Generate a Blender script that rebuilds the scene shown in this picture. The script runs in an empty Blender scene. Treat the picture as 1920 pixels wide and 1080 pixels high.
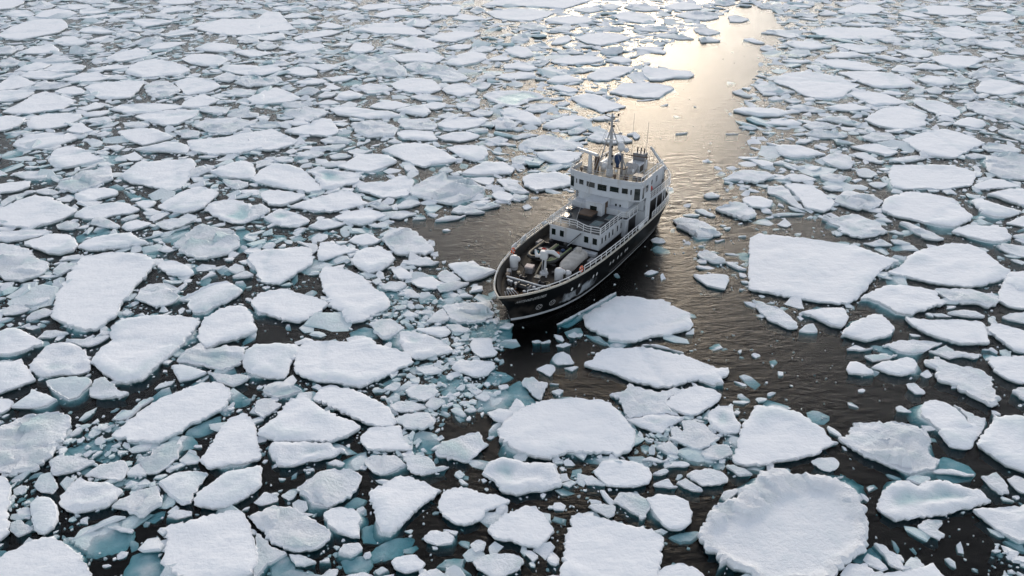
import bpy, bmesh, math, random
import numpy as np
from mathutils import Vector, Matrix, noise
from mathutils.geometry import delaunay_2d_cdt
R = math.radians
S = bpy.context.scene
COL = S.collection
rng = random.Random(7)
nrng = np.random.default_rng(7)

# ---------------------------------------------------------------- camera
CAM_H = 47.26
cd = bpy.data.cameras.new('camera')
cd.sensor_width = 36.0
cd.lens = 28.125
cd.clip_end = 30000
cam = bpy.data.objects.new('camera', cd)
cam.location = (0, 0, CAM_H)
cam.rotation_euler = (R(90 - 28.16), 0, 0)
COL.objects.link(cam)
S.camera = cam

# ---------------------------------------------------------------- light
SUN_EL, SUN_AZ = 20.0, 8.5            # azimuth clockwise from +Y
W = bpy.data.worlds.new('World')
S.world = W
W.use_nodes = True
wn, wl = W.node_tree.nodes, W.node_tree.links
wn.clear()
sky = wn.new('ShaderNodeTexSky')
sky.sky_type = 'NISHITA'
sky.sun_disc = False
sky.sun_elevation = R(SUN_EL)
sky.sun_rotation = R(SUN_AZ)
sky.air_density = 1.0
sky.dust_density = 1.0
sky.ozone_density = 1.5
hs = wn.new('ShaderNodeHueSaturation')
hs.inputs['Saturation'].default_value = 0.38
bg = wn.new('ShaderNodeBackground')
bg.inputs['Strength'].default_value = 0.15
wo = wn.new('ShaderNodeOutputWorld')
wl.new(sky.outputs[0], hs.inputs['Color'])
wl.new(hs.outputs[0], bg.inputs[0])
wl.new(bg.outputs[0], wo.inputs[0])

sl = bpy.data.lights.new('sun', 'SUN')
sl.energy = 0.5
sl.angle = R(10)
sl.color = (1.0, 0.78, 0.53)
sun = bpy.data.objects.new('sun', sl)
sd = Vector((math.sin(R(SUN_AZ)) * math.cos(R(SUN_EL)), math.cos(R(SUN_AZ)) * math.cos(R(SUN_EL)), math.sin(R(SUN_EL))))
sun.rotation_euler = sd.to_track_quat('Z', 'Y').to_euler()
sun.location = sd * 500
COL.objects.link(sun)

S.view_settings.view_transform = 'Standard'
S.view_settings.look = 'None'
S.view_settings.exposure = 0.66
S.view_settings.gamma = 1.0
S.cycles.max_bounces = 6
S.cycles.diffuse_bounces = 3
S.cycles.glossy_bounces = 3
S.cycles.transmission_bounces = 4
S.cycles.transparent_max_bounces = 8
S.cycles.use_denoising = True
S.cycles.sample_clamp_indirect = 6.0

# ---------------------------------------------------------------- materials
def mat(name, col=(.5, .5, .5), rough=.6, metal=0.0, spec=.5, coat=0.0):
    m = bpy.data.materials.new(name)
    m.use_nodes = True
    b = m.node_tree.nodes['Principled BSDF']
    b.inputs['Base Color'].default_value = (*col, 1)
    b.inputs['Roughness'].default_value = rough
    b.inputs['Metallic'].default_value = metal
    b.inputs['Specular IOR Level'].default_value = spec
    b.inputs['Coat Weight'].default_value = coat
    return m

def nd(m, t, **kw):
    n = m.node_tree.nodes.new(t)
    for k, v in kw.items():
        if k in n.inputs.keys():
            n.inputs[k].default_value = v
        else:
            setattr(n, k, v)
    return n

def lk(m, a, b):
    m.node_tree.links.new(a, b)

def worn(name, col, col2, rough=.55, scale=1.2, lo=.5, hi=.7, stretch=(1, 1, 1), bump=0.0):
    """paint with dirt or wear of its own shape"""
    m = mat(name, col, rough)
    b = m.node_tree.nodes['Principled BSDF']
    tc = nd(m, 'ShaderNodeTexCoord')
    mp = nd(m, 'ShaderNodeMapping')
    mp.inputs['Scale'].default_value = stretch
    nz = nd(m, 'ShaderNodeTexNoise', Scale=scale, Detail=6.0, Roughness=.65)
    mr = nd(m, 'ShaderNodeMapRange')
    mr.inputs['From Min'].default_value = lo
    mr.inputs['From Max'].default_value = hi
    mx = nd(m, 'ShaderNodeMix', data_type='RGBA')
    mx.inputs[6].default_value = (*col, 1)
    mx.inputs[7].default_value = (*col2, 1)
    lk(m, tc.outputs['Object'], mp.inputs[0])
    lk(m, mp.outputs[0], nz.inputs['Vector'])
    lk(m, nz.outputs[0], mr.inputs[0])
    lk(m, mr.outputs[0], mx.inputs[0])
    lk(m, mx.outputs[2], b.inputs['Base Color'])
    if bump:
        bp = nd(m, 'ShaderNodeBump', Strength=.6, Distance=bump)
        lk(m, nz.outputs[0], bp.inputs['Height'])
        lk(m, bp.outputs[0], b.inputs['Normal'])
    return m

def snow_material():
    m = mat('snow_and_ice', (.85, .87, .9), .75, spec=.06)
    b = m.node_tree.nodes['Principled BSDF']
    geo = nd(m, 'ShaderNodeNewGeometry')
    at = nd(m, 'ShaderNodeAttribute', attribute_name='ice')
    n1 = nd(m, 'ShaderNodeTexNoise', Scale=.55, Detail=7.0, Roughness=.62)
    n2 = nd(m, 'ShaderNodeTexNoise', Scale=3.2, Detail=6.0, Roughness=.7)
    mp = nd(m, 'ShaderNodeMapping')
    mp.inputs['Rotation'].default_value = (0, 0, R(25))
    mp.inputs['Scale'].default_value = (.35, 1.6, 1)
    n3 = nd(m, 'ShaderNodeTexNoise', Scale=1.1, Detail=4.0, Roughness=.55)
    for n in (n1, n2):
        lk(m, geo.outputs['Position'], n.inputs['Vector'])
    lk(m, geo.outputs['Position'], mp.inputs[0])
    lk(m, mp.outputs[0], n3.inputs['Vector'])
    # bare ice amount = attribute + a little mottling
    a1 = nd(m, 'ShaderNodeMath', operation='MULTIPLY_ADD')
    a1.inputs[1].default_value = .55
    lk(m, n1.outputs[0], a1.inputs[0])
    lk(m, at.outputs['Fac'], a1.inputs[2])
    mr = nd(m, 'ShaderNodeMapRange')
    mr.inputs['From Min'].default_value = .30
    mr.inputs['From Max'].default_value = 1.15
    lk(m, a1.outputs[0], mr.inputs[0])
    cr = nd(m, 'ShaderNodeValToRGB')
    e = cr.color_ramp.elements
    e[0].position, e[0].color = 0.0, (.90, .91, .935, 1)
    e[1].position, e[1].color = 1.0, (.30, .53, .57, 1)
    for pos, c in ((.12, (.84, .865, .90)), (.3, (.73, .785, .815)), (.6, (.60, .725, .745))):
        q = e.new(pos)
        q.color = (*c, 1)
    lk(m, mr.outputs[0], cr.inputs[0])
    lk(m, cr.outputs[0], b.inputs['Base Color'])
    rr = nd(m, 'ShaderNodeMapRange')
    rr.inputs['To Min'].default_value = .8
    rr.inputs['To Max'].default_value = .3
    lk(m, mr.outputs[0], rr.inputs[0])
    lk(m, rr.outputs[0], b.inputs['Roughness'])
    ar = nd(m, 'ShaderNodeAttribute', attribute_name='rough')
    b1 = nd(m, 'ShaderNodeBump', Strength=.7, Distance=.30)
    b2 = nd(m, 'ShaderNodeBump', Strength=.6, Distance=.06)
    ms = nd(m, 'ShaderNodeMapRange')
    ms.inputs['To Min'].default_value = .04
    ms.inputs['To Max'].default_value = .55
    lk(m, ar.outputs['Fac'], ms.inputs[0])
    lk(m, ms.outputs[0], b2.inputs['Distance'])
    b3 = nd(m, 'ShaderNodeBump', Strength=.4, Distance=.14)
    lk(m, n1.outputs[0], b1.inputs['Height'])
    lk(m, n3.outputs[0], b3.inputs['Height'])
    lk(m, n2.outputs[0], b2.inputs['Height'])
    lk(m, b1.outputs[0], b3.inputs['Normal'])
    lk(m, b3.outputs[0], b2.inputs['Normal'])
    lk(m, b2.outputs[0], b.inputs['Normal'])
    return m

def water_material():
    m = bpy.data.materials.new('sea_water')
    m.use_nodes = True
    t = m.node_tree
    t.nodes.clear()
    out = nd(m, 'ShaderNodeOutputMaterial')
    geo = nd(m, 'ShaderNodeNewGeometry')
    mp = nd(m, 'ShaderNodeMapping')
    mp.inputs['Rotation'].default_value = (0, 0, R(-18))
    mp.inputs['Scale'].default_value = (.55, 1.0, 1.0)
    lk(m, geo.outputs['Position'], mp.inputs[0])
    w1 = nd(m, 'ShaderNodeTexNoise', Scale=.8, Detail=3.0, Roughness=.5)
    w2 = nd(m, 'ShaderNodeTexNoise', Scale=2.3, Detail=3.0, Roughness=.6)
    big = nd(m, 'ShaderNodeTexNoise', Scale=.035, Detail=3.0, Roughness=.5)
    for n in (w1, w2):
        lk(m, mp.outputs[0], n.inputs['Vector'])
    lk(m, geo.outputs['Position'], big.inputs['Vector'])
    gust = nd(m, 'ShaderNodeMapRange')
    gust.inputs['From Min'].default_value = .35
    gust.inputs['From Max'].default_value = .65
    gust.inputs['To Min'].default_value = .45
    gust.inputs['To Max'].default_value = 1.0
    lk(m, big.outputs[0], gust.inputs[0])
    ds_ = nd(m, 'ShaderNodeVectorMath', operation='DISTANCE')
    ds_.inputs[1].default_value = (24, 120, 0)
    lk(m, geo.outputs['Position'], ds_.inputs[0])
    ch = nd(m, 'ShaderNodeMapRange')
    ch.inputs['From Min'].default_value = 22
    ch.inputs['From Max'].default_value = 3
    ch.inputs['To Min'].default_value = .10
    ch.inputs['To Max'].default_value = .38
    lk(m, ds_.outputs['Value'], ch.inputs[0])
    b1 = nd(m, 'ShaderNodeBump', Strength=1.0)
    lk(m, ch.outputs[0], b1.inputs['Distance'])
    b2 = nd(m, 'ShaderNodeBump', Distance=.10)
    lk(m, w1.outputs[0], b1.inputs['Height'])
    lk(m, w2.outputs[0], b2.inputs['Height'])
    lk(m, gust.outputs[0], b2.inputs['Strength'])
    lk(m, b1.outputs[0], b2.inputs['Normal'])
    fr = nd(m, 'ShaderNodeFresnel', IOR=1.333)
    gl = nd(m, 'ShaderNodeBsdfGlossy', Roughness=.34)
    tr = nd(m, 'ShaderNodeBsdfTransparent')
    mx = nd(m, 'ShaderNodeMixShader')
    lk(m, b2.outputs[0], fr.inputs['Normal'])
    lk(m, b2.outputs[0], gl.inputs['Normal'])
    fm = nd(m, 'ShaderNodeMath', operation='MULTIPLY')
    fm.inputs[1].default_value = .57
    lk(m, fr.outputs[0], fm.inputs[0])
    lk(m, fm.outputs[0], mx.inputs[0])
    lk(m, tr.outputs[0], mx.inputs[1])
    lk(m, gl.outputs[0], mx.inputs[2])
    lk(m, mx.outputs[0], out.inputs['Surface'])
    va = nd(m, 'ShaderNodeVolumeAbsorption', Density=1.7)
    va.inputs['Color'].default_value = (.08, .62, .67, 1)
    lk(m, va.outputs[0], out.inputs['Volume'])
    return m

M_SNOW = snow_material()
M_WATER = water_material()
M_BED = mat('dark_depths', (.012, .013, .014), 1.0, spec=0)

def link(name, me, m=None, parent=None):
    o = bpy.data.objects.new(name, me)
    COL.objects.link(o)
    if m is not None:
        me.materials.append(m)
    if parent is not None:
        o.parent = parent
    return o

def tag(o, label=None, cat=None, group=None, kind=None):
    if label: o['label'] = label
    if cat: o['category'] = cat
    if group: o['group'] = group
    if kind: o['kind'] = kind
    return o

def pyd(name, v, f, m, parent=None, smooth=False):
    me = bpy.data.meshes.new(name)
    me.from_pydata(v, [], f)
    me.update()
    if smooth:
        me.shade_smooth()
    return link(name, me, m, parent)

# ---------------------------------------------------------------- sea
def sea():
    e, d = 9000.0, 9.0
    v = [(-e, -e, 0), (e, -e, 0), (e, e, 0), (-e, e, 0), (-e, -e, -d), (e, -e, -d), (e, e, -d), (-e, e, -d)]
    f = [(0, 1, 2, 3), (7, 6, 5, 4), (0, 4, 5, 1), (1, 5, 6, 2), (2, 6, 7, 3), (3, 7, 4, 0)]
    tag(pyd('sea_water', v, f, M_WATER), 'dark brown sea water with low golden ripples between the floes', 'water', kind='structure')
    tag(pyd('sea_floor', [(-e, -e, -8), (e, -e, -8), (e, e, -8), (-e, e, -8)], [(0, 1, 2, 3)], M_BED),
        'black depths under the sea', 'sea floor', kind='structure')
sea()

SHIP_FOOT = np.array([(0.3, 0), (1, 3), (8, 4.6), (20, 5.0), (28, 4.8), (34, 3.2), (38.4, 0), (34, -3.2), (28, -4.8), (20, -5), (8, -4.6), (1, -3)])
_a = R(-121.79)
SHIP_FOOT = np.column_stack([19.7 + SHIP_FOOT[:, 0] * math.cos(_a) - SHIP_FOOT[:, 1] * math.sin(_a), 111.88 + SHIP_FOOT[:, 0] * math.sin(_a) + SHIP_FOOT[:, 1] * math.cos(_a)])
FLOE_DATA = """k 147 459 149 466 158 476 162 491 173 497 188 503 194 516 208 521 219 536 232 539 248 532 270 529 283 521 291 508 288 495 288 488 283 473 276 459 269 447 254 439 245 431 235 419 187 411 178 426 169 431 157 440 149 452
s 328 1002 338 1029 353 1043 363 1038 385 1033 416 1024 449 1011 475 1002 488 981 503 964 514 956 506 950 489 935 472 919 459 904 443 879 423 855 404 839 376 842 351 852 328 862 310 869 295 876 303 907 315 953
s -15 594 0 619 26 641 59 645 92 641 107 615 114 593 112 578 106 568 94 563 78 565 62 565 48 566 42 561 34 556 18 559 6 568 -7 578
s -545 828 -558 867 -569 910 -575 964 -548 977 -521 977 -498 973 -471 950 -469 919 -471 883 -468 852 -470 842 -465 823 -464 804 -472 777 -489 780 -513 792 -534 804 -539 812
s 49 485 54 488 65 485 80 479 96 474 111 468 118 460 117 450 113 435 107 421 98 416 69 419 36 421 36 429 40 444 42 463 46 474
s -274 473 -252 483 -227 492 -220 488 -212 477 -203 460 -194 441 -194 426 -211 417 -242 421 -265 436 -269 453 -272 467
s -456 781 -453 798 -432 805 -410 808 -386 805 -365 801 -360 795 -360 777 -362 749 -368 725 -375 699 -378 680 -386 673 -404 675 -421 689 -444 709 -447 715 -447 738 -443 755
s -232 741 -227 752 -202 752 -180 752 -166 760 -157 760 -149 746 -126 735 -113 727 -105 712 -106 709 -118 699 -130 687 -142 675 -153 666 -165 670 -183 675 -201 677 -217 687 -226 692 -231 712 -232 728
s 196 552 209 584 219 607 239 634 254 632 268 625 277 623 280 615 285 607 291 595 293 581 298 579 287 572 273 563 255 557 237 552 214 548 203 548
s 76 707 84 714 95 733 105 738 123 738 143 741 159 735 175 727 190 722 204 707 216 699 226 699 222 687 214 682 214 673 203 670 192 680 177 675 165 668 151 666 138 670 126 677 115 682 98 697 82 704
s -367 591 -364 607 -356 628 -349 643 -337 654 -321 668 -310 672 -300 672 -284 658 -278 650 -280 634 -288 621 -297 611 -305 605 -308 593 -324 581 -348 581 -368 587
s 486 922 504 932 534 968 555 985 580 998 606 1007 632 1007 641 989 643 973 641 948 644 929 647 925 629 904 610 894 589 886 567 883 549 886 529 894 514 904 496 912
s 82 806 94 817 112 836 126 853 146 853 169 846 182 846 191 833 204 817 208 814 206 788 202 780 187 774 168 766 149 760 133 752 121 754 113 757 99 771 85 786
d 300 495 312 513 327 525 340 528 345 521 357 528 374 526 384 518 396 515 399 502 398 502 376 496 351 488 327 484 309 482 302 490
r 302 581 312 587 323 603 343 607 368 607 385 595 374 562 379 555 369 543 360 542 345 538 333 545 323 556 313 566
r -482 595 -465 619 -442 623 -422 619 -415 593 -413 556 -417 542 -447 540 -466 557
s -237 591 -231 603 -226 617 -221 634 -215 643 -207 652 -199 643 -189 632 -169 619 -151 607 -143 601 -145 597 -156 585 -180 580 -210 580 -235 589
s -394 439 -384 448 -374 459 -362 461 -345 453 -330 442 -318 429 -309 420 -313 405 -376 405
s -235 874 -246 913 -245 940 -221 932 -194 910 -168 874 -155 860 -148 842 -148 829 -160 816 -170 801 -180 795 -191 795 -203 819 -222 842
s -120 515 -110 522 -97 534 -87 531 -73 524 -63 516 -60 515 -69 505 -80 490 -89 475 -96 466 -104 468 -108 477 -114 495
r -212 485 -204 492 -196 497 -184 495 -176 491 -158 480 -149 473 -144 465 -145 459 -151 452 -159 450 -172 450 -191 461 -206 478
s -274 591 -270 615 -258 623 -246 611 -224 557 -234 552 -250 548 -266 543 -278 555 -276 560 -275 573
s 571 1146 584 1170 604 1187 626 1198 641 1204 660 1198 680 1187 693 1170 689 1137 689 1104 667 1082 644 1068 627 1073 608 1082 591 1097 572 1107 564 1128
d -26 537 -21 550 -9 557 2 554 12 549 23 549 38 549 41 527 43 523 28 516 14 515 4 510 -9 515 -16 528
s -266 506 -263 516 -253 529 -248 539 -231 544 -221 546 -214 521 -222 508 -234 497 -246 494 -258 497 -266 505
s 639 1290 665 1332 683 1332 711 1332 739 1332 768 1325 785 1311 788 1291 771 1263 754 1235 732 1229 696 1217 668 1223 635 1217 621 1229
s -20 470 -13 479 0 491 11 498 20 495 27 485 33 469 29 461 21 452 10 454 0 459 -13 461
s -198 646 -193 661 -180 665 -166 663 -151 654 -134 643 -121 632 -113 617 -110 609 -113 603 -122 601 -139 607 -156 619 -174 632 -189 641
s 424 575 437 591 463 615 482 619 496 615 465 556 454 535 444 542 433 550 428 565
s -61 501 -58 513 -47 519 -36 517 -25 511 -11 509 -2 503 -1 502 -11 497 -22 490 -26 481 -38 476 -47 478 -57 488 -61 496
r -182 517 -177 527 -167 541 -154 543 -140 543 -131 533 -131 520 -134 512 -142 504 -154 497 -166 502 -177 512
s -786 1121 -776 1142 -769 1164 -761 1181 -732 1181 -704 1159 -679 1142 -661 1129 -662 1112 -668 1092 -680 1078 -700 1063 -726 1068 -762 1078
s -314 838 -310 860 -300 870 -284 874 -269 867 -247 856 -229 846 -221 839 -227 819 -236 804 -246 795 -258 798 -276 807 -299 819
s -660 1278 -661 1311 -658 1339 -631 1353 -601 1360 -573 1367 -562 1355 -546 1309 -538 1260 -538 1223 -555 1211 -577 1223 -610 1241 -630 1247 -654 1272
s -356 973 -335 989 -313 989 -290 998 -273 989 -267 961 -264 946 -274 927 -283 908 -292 890 -313 894 -325 912 -335 935 -352 958
s -356 780 -357 801 -348 817 -336 830 -319 830 -311 820 -292 784 -289 777 -301 763 -319 752 -333 738 -348 756
r 438 712 455 720 461 707 471 702 487 697 493 682 487 669 482 651 476 636 466 639 457 652 449 668 440 677 437 688 445 694 440 704
s -286 712 -289 733 -281 746 -259 746 -240 746 -231 739 -232 727 -234 711 -232 692 -236 682 -250 682 -269 689 -281 699
b -347 459 -346 474 -332 485 -314 488 -304 475 -300 463 -302 454 -312 450 -322 446 -336 452
s 423 850 443 867 465 881 487 884 509 877 520 867 519 846 523 842 504 832 479 819 467 813 452 816 443 839 432 852
d -509 705 -509 723 -510 742 -500 750 -482 747 -466 734 -448 711 -442 697 -449 689 -465 689 -481 684 -494 689
s 457 806 464 801 481 798 512 798 538 795 542 792 529 757 527 749 508 746 492 749 479 760 467 771 459 789
d -372 497 -377 510 -377 523 -372 531 -363 526 -346 525 -329 515 -330 510 -333 497 -346 493 -359 490 -370 494
s 628 1929 654 1975 686 2017 738 2032 775 2003 805 1975 812 1909 826 1901 786 1854 746 1794 708 1772 676 1783 660 1806 651 1878
s 740 1473 768 1492 814 1526 854 1544 873 1518 884 1484 889 1456 845 1419 819 1396 794 1374 770 1374 754 1382 744 1411
r -169 1207 -157 1234 -138 1265 -112 1278 -85 1272 -61 1240 -43 1216 -47 1205 -63 1182 -83 1160 -99 1155 -121 1166 -148 1182
r -469 1005 -461 1024 -458 1047 -460 1066 -450 1071 -426 1057 -402 1052 -380 1017 -379 1000 -386 975 -405 966 -418 962 -442 979
r 98 653 110 658 119 670 134 661 149 656 163 661 175 663 152 645 154 623 159 621 142 624 126 619 113 617 109 628 106 647
d -219 568 -219 578 -197 578 -166 576 -162 570 -152 570 -150 568 -158 561 -169 557 -180 554 -193 547 -206 547 -213 556
s 72 541 80 553 95 555 112 551 120 544 121 534 117 525 105 521 89 521 80 523 75 531 72 537
r -720 1007 -702 1007 -679 998 -655 981 -637 960 -616 948 -610 940 -606 919 -612 904 -622 897 -637 901 -665 919 -674 924
s -433 1284 -431 1311 -416 1339 -391 1332 -362 1311 -343 1284 -318 1234 -306 1216 -314 1211 -326 1205 -354 1217 -388 1229 -419 1247 -436 1263
r -357 714 -352 733 -345 749 -328 733 -315 744 -293 741 -286 715 -288 707 -305 699 -322 704 -334 709 -349 712
s -616 1467 -588 1475 -555 1484 -527 1509 -496 1526 -468 1480 -464 1427 -494 1396 -540 1389 -587 1411
r 324 607 335 605 355 607 371 603 382 593 385 584 381 578 368 570 353 581 335 585 322 597
s 112 505 123 511 138 508 146 501 147 488 144 478 135 471 125 471 120 478 114 496
s 150 638 166 658 186 668 201 663 207 654 209 652 202 641 189 630 177 621 167 621 158 628 151 634
d 379 493 385 494 402 494 422 497 430 498 409 461 396 459 386 472 381 484
s 394 621 399 632 408 641 417 643 427 636 431 623 432 609 434 601 424 595 413 589 403 593 398 605 394 615
t -404 848 -392 867 -378 888 -360 895 -342 881 -333 869 -342 845 -356 829 -360 816 -377 819 -388 834 -389 845
s -239 1412 -219 1443 -186 1459 -154 1443 -127 1412 -105 1374 -92 1360 -113 1346 -136 1339 -153 1325 -173 1339 -201 1374 -229 1404
t -303 525 -298 531 -294 539 -276 541 -264 537 -265 531 -268 512 -267 502 -272 499 -286 508 -299 521
r -69 563 -65 579 -49 587 -31 595 -26 579 -21 577 -31 563 -40 552 -52 556 -65 561
s 724 1608 753 1648 792 1688 835 1709 856 1678 866 1638 842 1603 830 1569 801 1551 765 1543 741 1560 727 1579
s -342 1142 -324 1164 -300 1187 -278 1204 -262 1210 -246 1192 -234 1170 -223 1155 -238 1144 -257 1133 -275 1123 -300 1128 -327 1138
s -139 587 -133 599 -105 603 -100 583 -89 568 -97 568 -117 568 -131 570 -138 579
d -126 760 -125 773 -111 773 -95 764 -77 753 -65 736 -68 730 -81 727 -94 719 -107 719 -120 741
s -545 1141 -540 1164 -534 1192 -521 1216 -508 1228 -487 1216 -469 1201 -471 1177 -472 1144 -483 1128 -499 1118 -524 1128
s 368 764 388 789 405 801 424 811 432 808 435 792 435 780 422 766 411 760 394 754 381 760 374 766
d -467 1131 -471 1154 -462 1165 -451 1171 -434 1171 -405 1154 -386 1133 -378 1102 -392 1082 -412 1082 -433 1097 -455 1118
s -1077 1667 -1077 1709 -1077 1742 -1084 1810 -1072 1834 -1018 1798 -963 1753 -961 1717 -963 1686 -992 1675 -1015 1655 -1049 1655
s -1565 2522 -1593 2633 -1593 2728 -1558 2778 -1504 2778 -1450 2704 -1415 2638 -1400 2549 -1419 2507 -1438 2466 -1456 2426 -1499 2446 -1546 2486
r -30 438 -17 445 0 446 8 439 6 431 -12 421 -26 431
r -182 1027 -175 1043 -161 1057 -142 1052 -124 1024 -110 994 -109 987 -116 979 -137 975 -152 975 -165 991 -175 1013
s 397 592 403 601 420 611 441 607 434 592 417 572 409 570 399 574
r -330 497 -324 505 -316 514 -302 521 -294 507 -289 499 -297 493 -300 485 -311 490 -322 496
r 538 1049 521 1040 498 1031 481 1035 474 1049 477 1068 471 1082 462 1102 471 1096 488 1101 514 1116 522 1106 534 1081 536 1052
b 145 568 173 587 190 581 198 563 177 552 157 556
s -255 1234 -233 1246 -211 1246 -192 1272 -180 1278 -161 1253 -163 1228 -165 1188 -186 1182 -207 1182 -226 1199 -245 1211
r -83 834 -67 836 -43 840 -27 846 -24 816 -22 810 -42 795 -62 798 -73 804
r -442 2137 -411 2202 -360 2202 -322 2186 -280 2076 -259 2008 -263 1983 -296 1983 -337 1996 -377 2039 -415 2098
s -598 996 -597 1011 -590 1029 -568 1038 -543 1043 -524 1024 -502 1007 -512 1009 -530 1000 -552 991 -576 987
s -154 487 -149 494 -140 495 -129 492 -123 484 -123 475 -119 463 -128 463 -138 468 -147 476
s 813 2018 852 2032 899 2032 946 2017 962 1962 961 1906 927 1878 884 1866 852 1878 834 1929 828 1983
r -333 559 -322 559 -325 570 -320 575 -301 575 -298 559 -303 547 -310 538 -317 536 -328 550
s -582 766 -572 778 -563 780 -545 769 -517 749 -518 746 -527 738 -536 727 -560 725
s -399 500 -395 508 -385 506 -375 496 -368 485 -366 473 -370 466 -377 468 -387 480 -394 491
s -967 2017 -984 2091 -982 2137 -953 2169 -891 2137 -834 2076 -812 2039 -826 1996 -867 1983 -901 1969 -942 1996
r 852 1374 872 1389 901 1389 930 1382 862 1260 839 1266 820 1272 816 1298 829 1333
s -997 2610 -990 2704 -970 2778 -908 2778 -846 2778 -768 2528 -811 2507 -860 2507 -931 2549
s 927 2566 975 2610 1034 2633 1084 2610 1152 2633 1176 2588 1177 2528 1094 2446 1039 2446 983 2446 935 2466 932 2528
s -550 710 -536 712 -524 717 -506 697 -488 679 -494 675 -504 663 -519 652
s -1000 1873 -997 1896 -970 1922 -925 1935 -893 1935 -883 1924 -862 1841 -856 1783 -887 1772 -916 1772 -950 1806
s -213 954 -212 981 -201 994 -183 994 -166 981 -157 963 -159 946 -170 927 -186 919 -202 935
b -293 449 -286 452 -278 453 -269 443 -266 433 -254 421 -291 421 -293 436
s -826 1370 -840 1412 -822 1435 -790 1419 -761 1389 -740 1374 -726 1366 -736 1353 -755 1332 -771 1318 -790 1318 -815 1346
r 524 874 545 874 568 874 581 860 591 867 592 857 586 842 568 829 561 839 542 839 528 849
s 446 1236 464 1240 489 1234 496 1204 501 1170 503 1163 485 1133 473 1123 463 1128 450 1138 452 1171 452 1211
r -746 1234 -736 1259 -737 1298 -713 1304 -694 1318 -667 1260 -679 1247 -690 1223 -703 1205 -730 1217
s -680 1009 -667 1024 -655 1038 -632 1038 -616 1024 -602 1006 -598 987 -610 975 -630 979 -657 996
s 507 712 514 722 526 722 546 722 560 722 534 675 517 673 508 682 504 694
s -656 1111 -656 1137 -641 1148 -621 1159 -600 1159 -581 1142 -567 1131 -576 1118 -598 1112 -611 1097 -631 1097 -656 1107
t -477 677 -466 682 -450 684 -432 680 -429 674 -430 661 -432 650 -438 645 -452 654 -470 668
s 628 1048 644 1061 668 1071 693 1066 713 1061 706 1034 703 1026 677 1013 665 1017 645 1031 637 1044
r 984 1720 1024 1753 1054 1742 1065 1699 1099 1678 1055 1597 1022 1597 999 1626 981 1655 979 1696
s 589 848 603 868 631 910 651 921 670 925 650 877 623 829 606 826 593 832
s -502 1475 -496 1526 -475 1544 -445 1509 -404 1467 -414 1442 -445 1411 -489 1427
b -412 575 -398 579 -396 585 -366 583 -355 575 -353 561 -363 557 -376 561 -396 566
b -63 773 -46 785 -22 803 -3 809 0 757 -15 746 -21 768 -48 763
s 18 1263 27 1284 50 1291 77 1291 94 1278 105 1240 101 1241 83 1229 60 1217 39 1211 22 1229
s -304 1325 -291 1346 -275 1389 -246 1389 -221 1382 -203 1353 -214 1332 -230 1312 -246 1298 -270 1305
s -939 1467 -931 1500 -904 1518 -869 1509 -831 1484 -839 1466 -853 1435 -889 1419 -932 1442
s 223 1830 242 1858 260 1909 298 1909 343 1909 370 1883 376 1863 355 1830 329 1783 293 1783 254 1806
d -351 1299 -325 1306 -296 1299 -268 1292 -252 1277 -258 1247 -275 1235 -289 1217 -307 1217 -325 1260 -340 1292
b 377 559 392 564 405 553 407 543 397 533 380 531 370 538
d 190 624 202 633 215 633 213 614 216 605 211 593 196 593 188 601 187 615
d 108 614 122 616 144 624 158 616 166 617 148 603 139 593 130 597 121 603
s -783 1631 -763 1658 -731 1678 -691 1678 -666 1678 -658 1635 -667 1607 -673 1579 -696 1569 -730 1588
r 145 585 168 599 188 591 192 585 180 574 167 570 156 578
s -977 1575 -994 1628 -971 1648 -936 1658 -904 1648 -889 1626 -892 1597 -894 1569 -912 1551 -939 1543 -960 1551
s 541 781 550 789 559 789 573 780 587 769 572 741 555 730 546 735 543 752 540 771
s -854 2778 -862 2939 -808 2911 -779 2830 -695 2633 -683 2616 -714 2571 -758 2549 -801 2528 -854 2683
r -458 853 -461 874 -455 888 -435 881 -412 863 -406 854 -409 839 -424 832 -447 845
r -411 553 -407 560 -392 560 -369 552 -379 543 -389 536 -398 536 -408 548
r -637 1571 -628 1609 -599 1618 -571 1618 -530 1590 -517 1579 -533 1560 -543 1525 -567 1516 -590 1525 -620 1551
d -66 1804 -43 1836 0 1848 43 1836 64 1812 72 1783 41 1761 12 1717 -17 1717 -47 1761
b -30 667 -9 669 4 660 -5 634 -26 630 -37 638
r -280 2106 -253 2137 -208 2106 -157 2076 -118 1989 -110 1956 -135 1929 -167 1929 -177 1983 -226 2010 -266 2068
r 15 1451 31 1484 57 1500 87 1484 121 1459 135 1442 108 1419 69 1419 30 1427
r -202 467 -191 457 -182 450 -173 446 -178 443 -186 436 -190 426 -192 420 -196 440 -200 458
r -370 536 -364 548 -346 555 -336 543 -335 530 -345 530 -359 533 -369 536
r 515 1187 541 1210 555 1192 574 1187 577 1162 562 1144 542 1133 526 1133 513 1144 504 1166
b -112 447 -106 457 -93 466 -79 467 -77 463 -83 450 -96 444 -106 442
r 84 501 90 513 103 513 112 506 114 498 108 485 106 482 96 493 87 502
s -108 3088 -61 3182 21 3282 115 3317 208 3282 287 3182 280 3151 224 3058 182 2999 125 3028 39 3058 -39 3058
s 339 817 357 823 377 827 394 827 392 807 388 798 376 783 364 789 356 801 348 813
r -131 553 -126 560 -105 560 -99 553 -95 549 -102 542 -114 536 -122 540 -128 547
s -773 1527 -749 1544 -707 1544 -650 1492 -660 1475 -688 1442 -731 1475
r 291 848 301 840 306 833 317 830 322 820 325 808 327 795 326 783 314 783 307 792 297 801 293 819
s -93 2927 -57 2967 10 2996 67 2996 149 2911 118 2834 62 2758 0 2758 -54 2808
s 378 702 393 712 407 714 423 722 429 717 428 706 419 694 403 687 391 692 383 699
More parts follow.
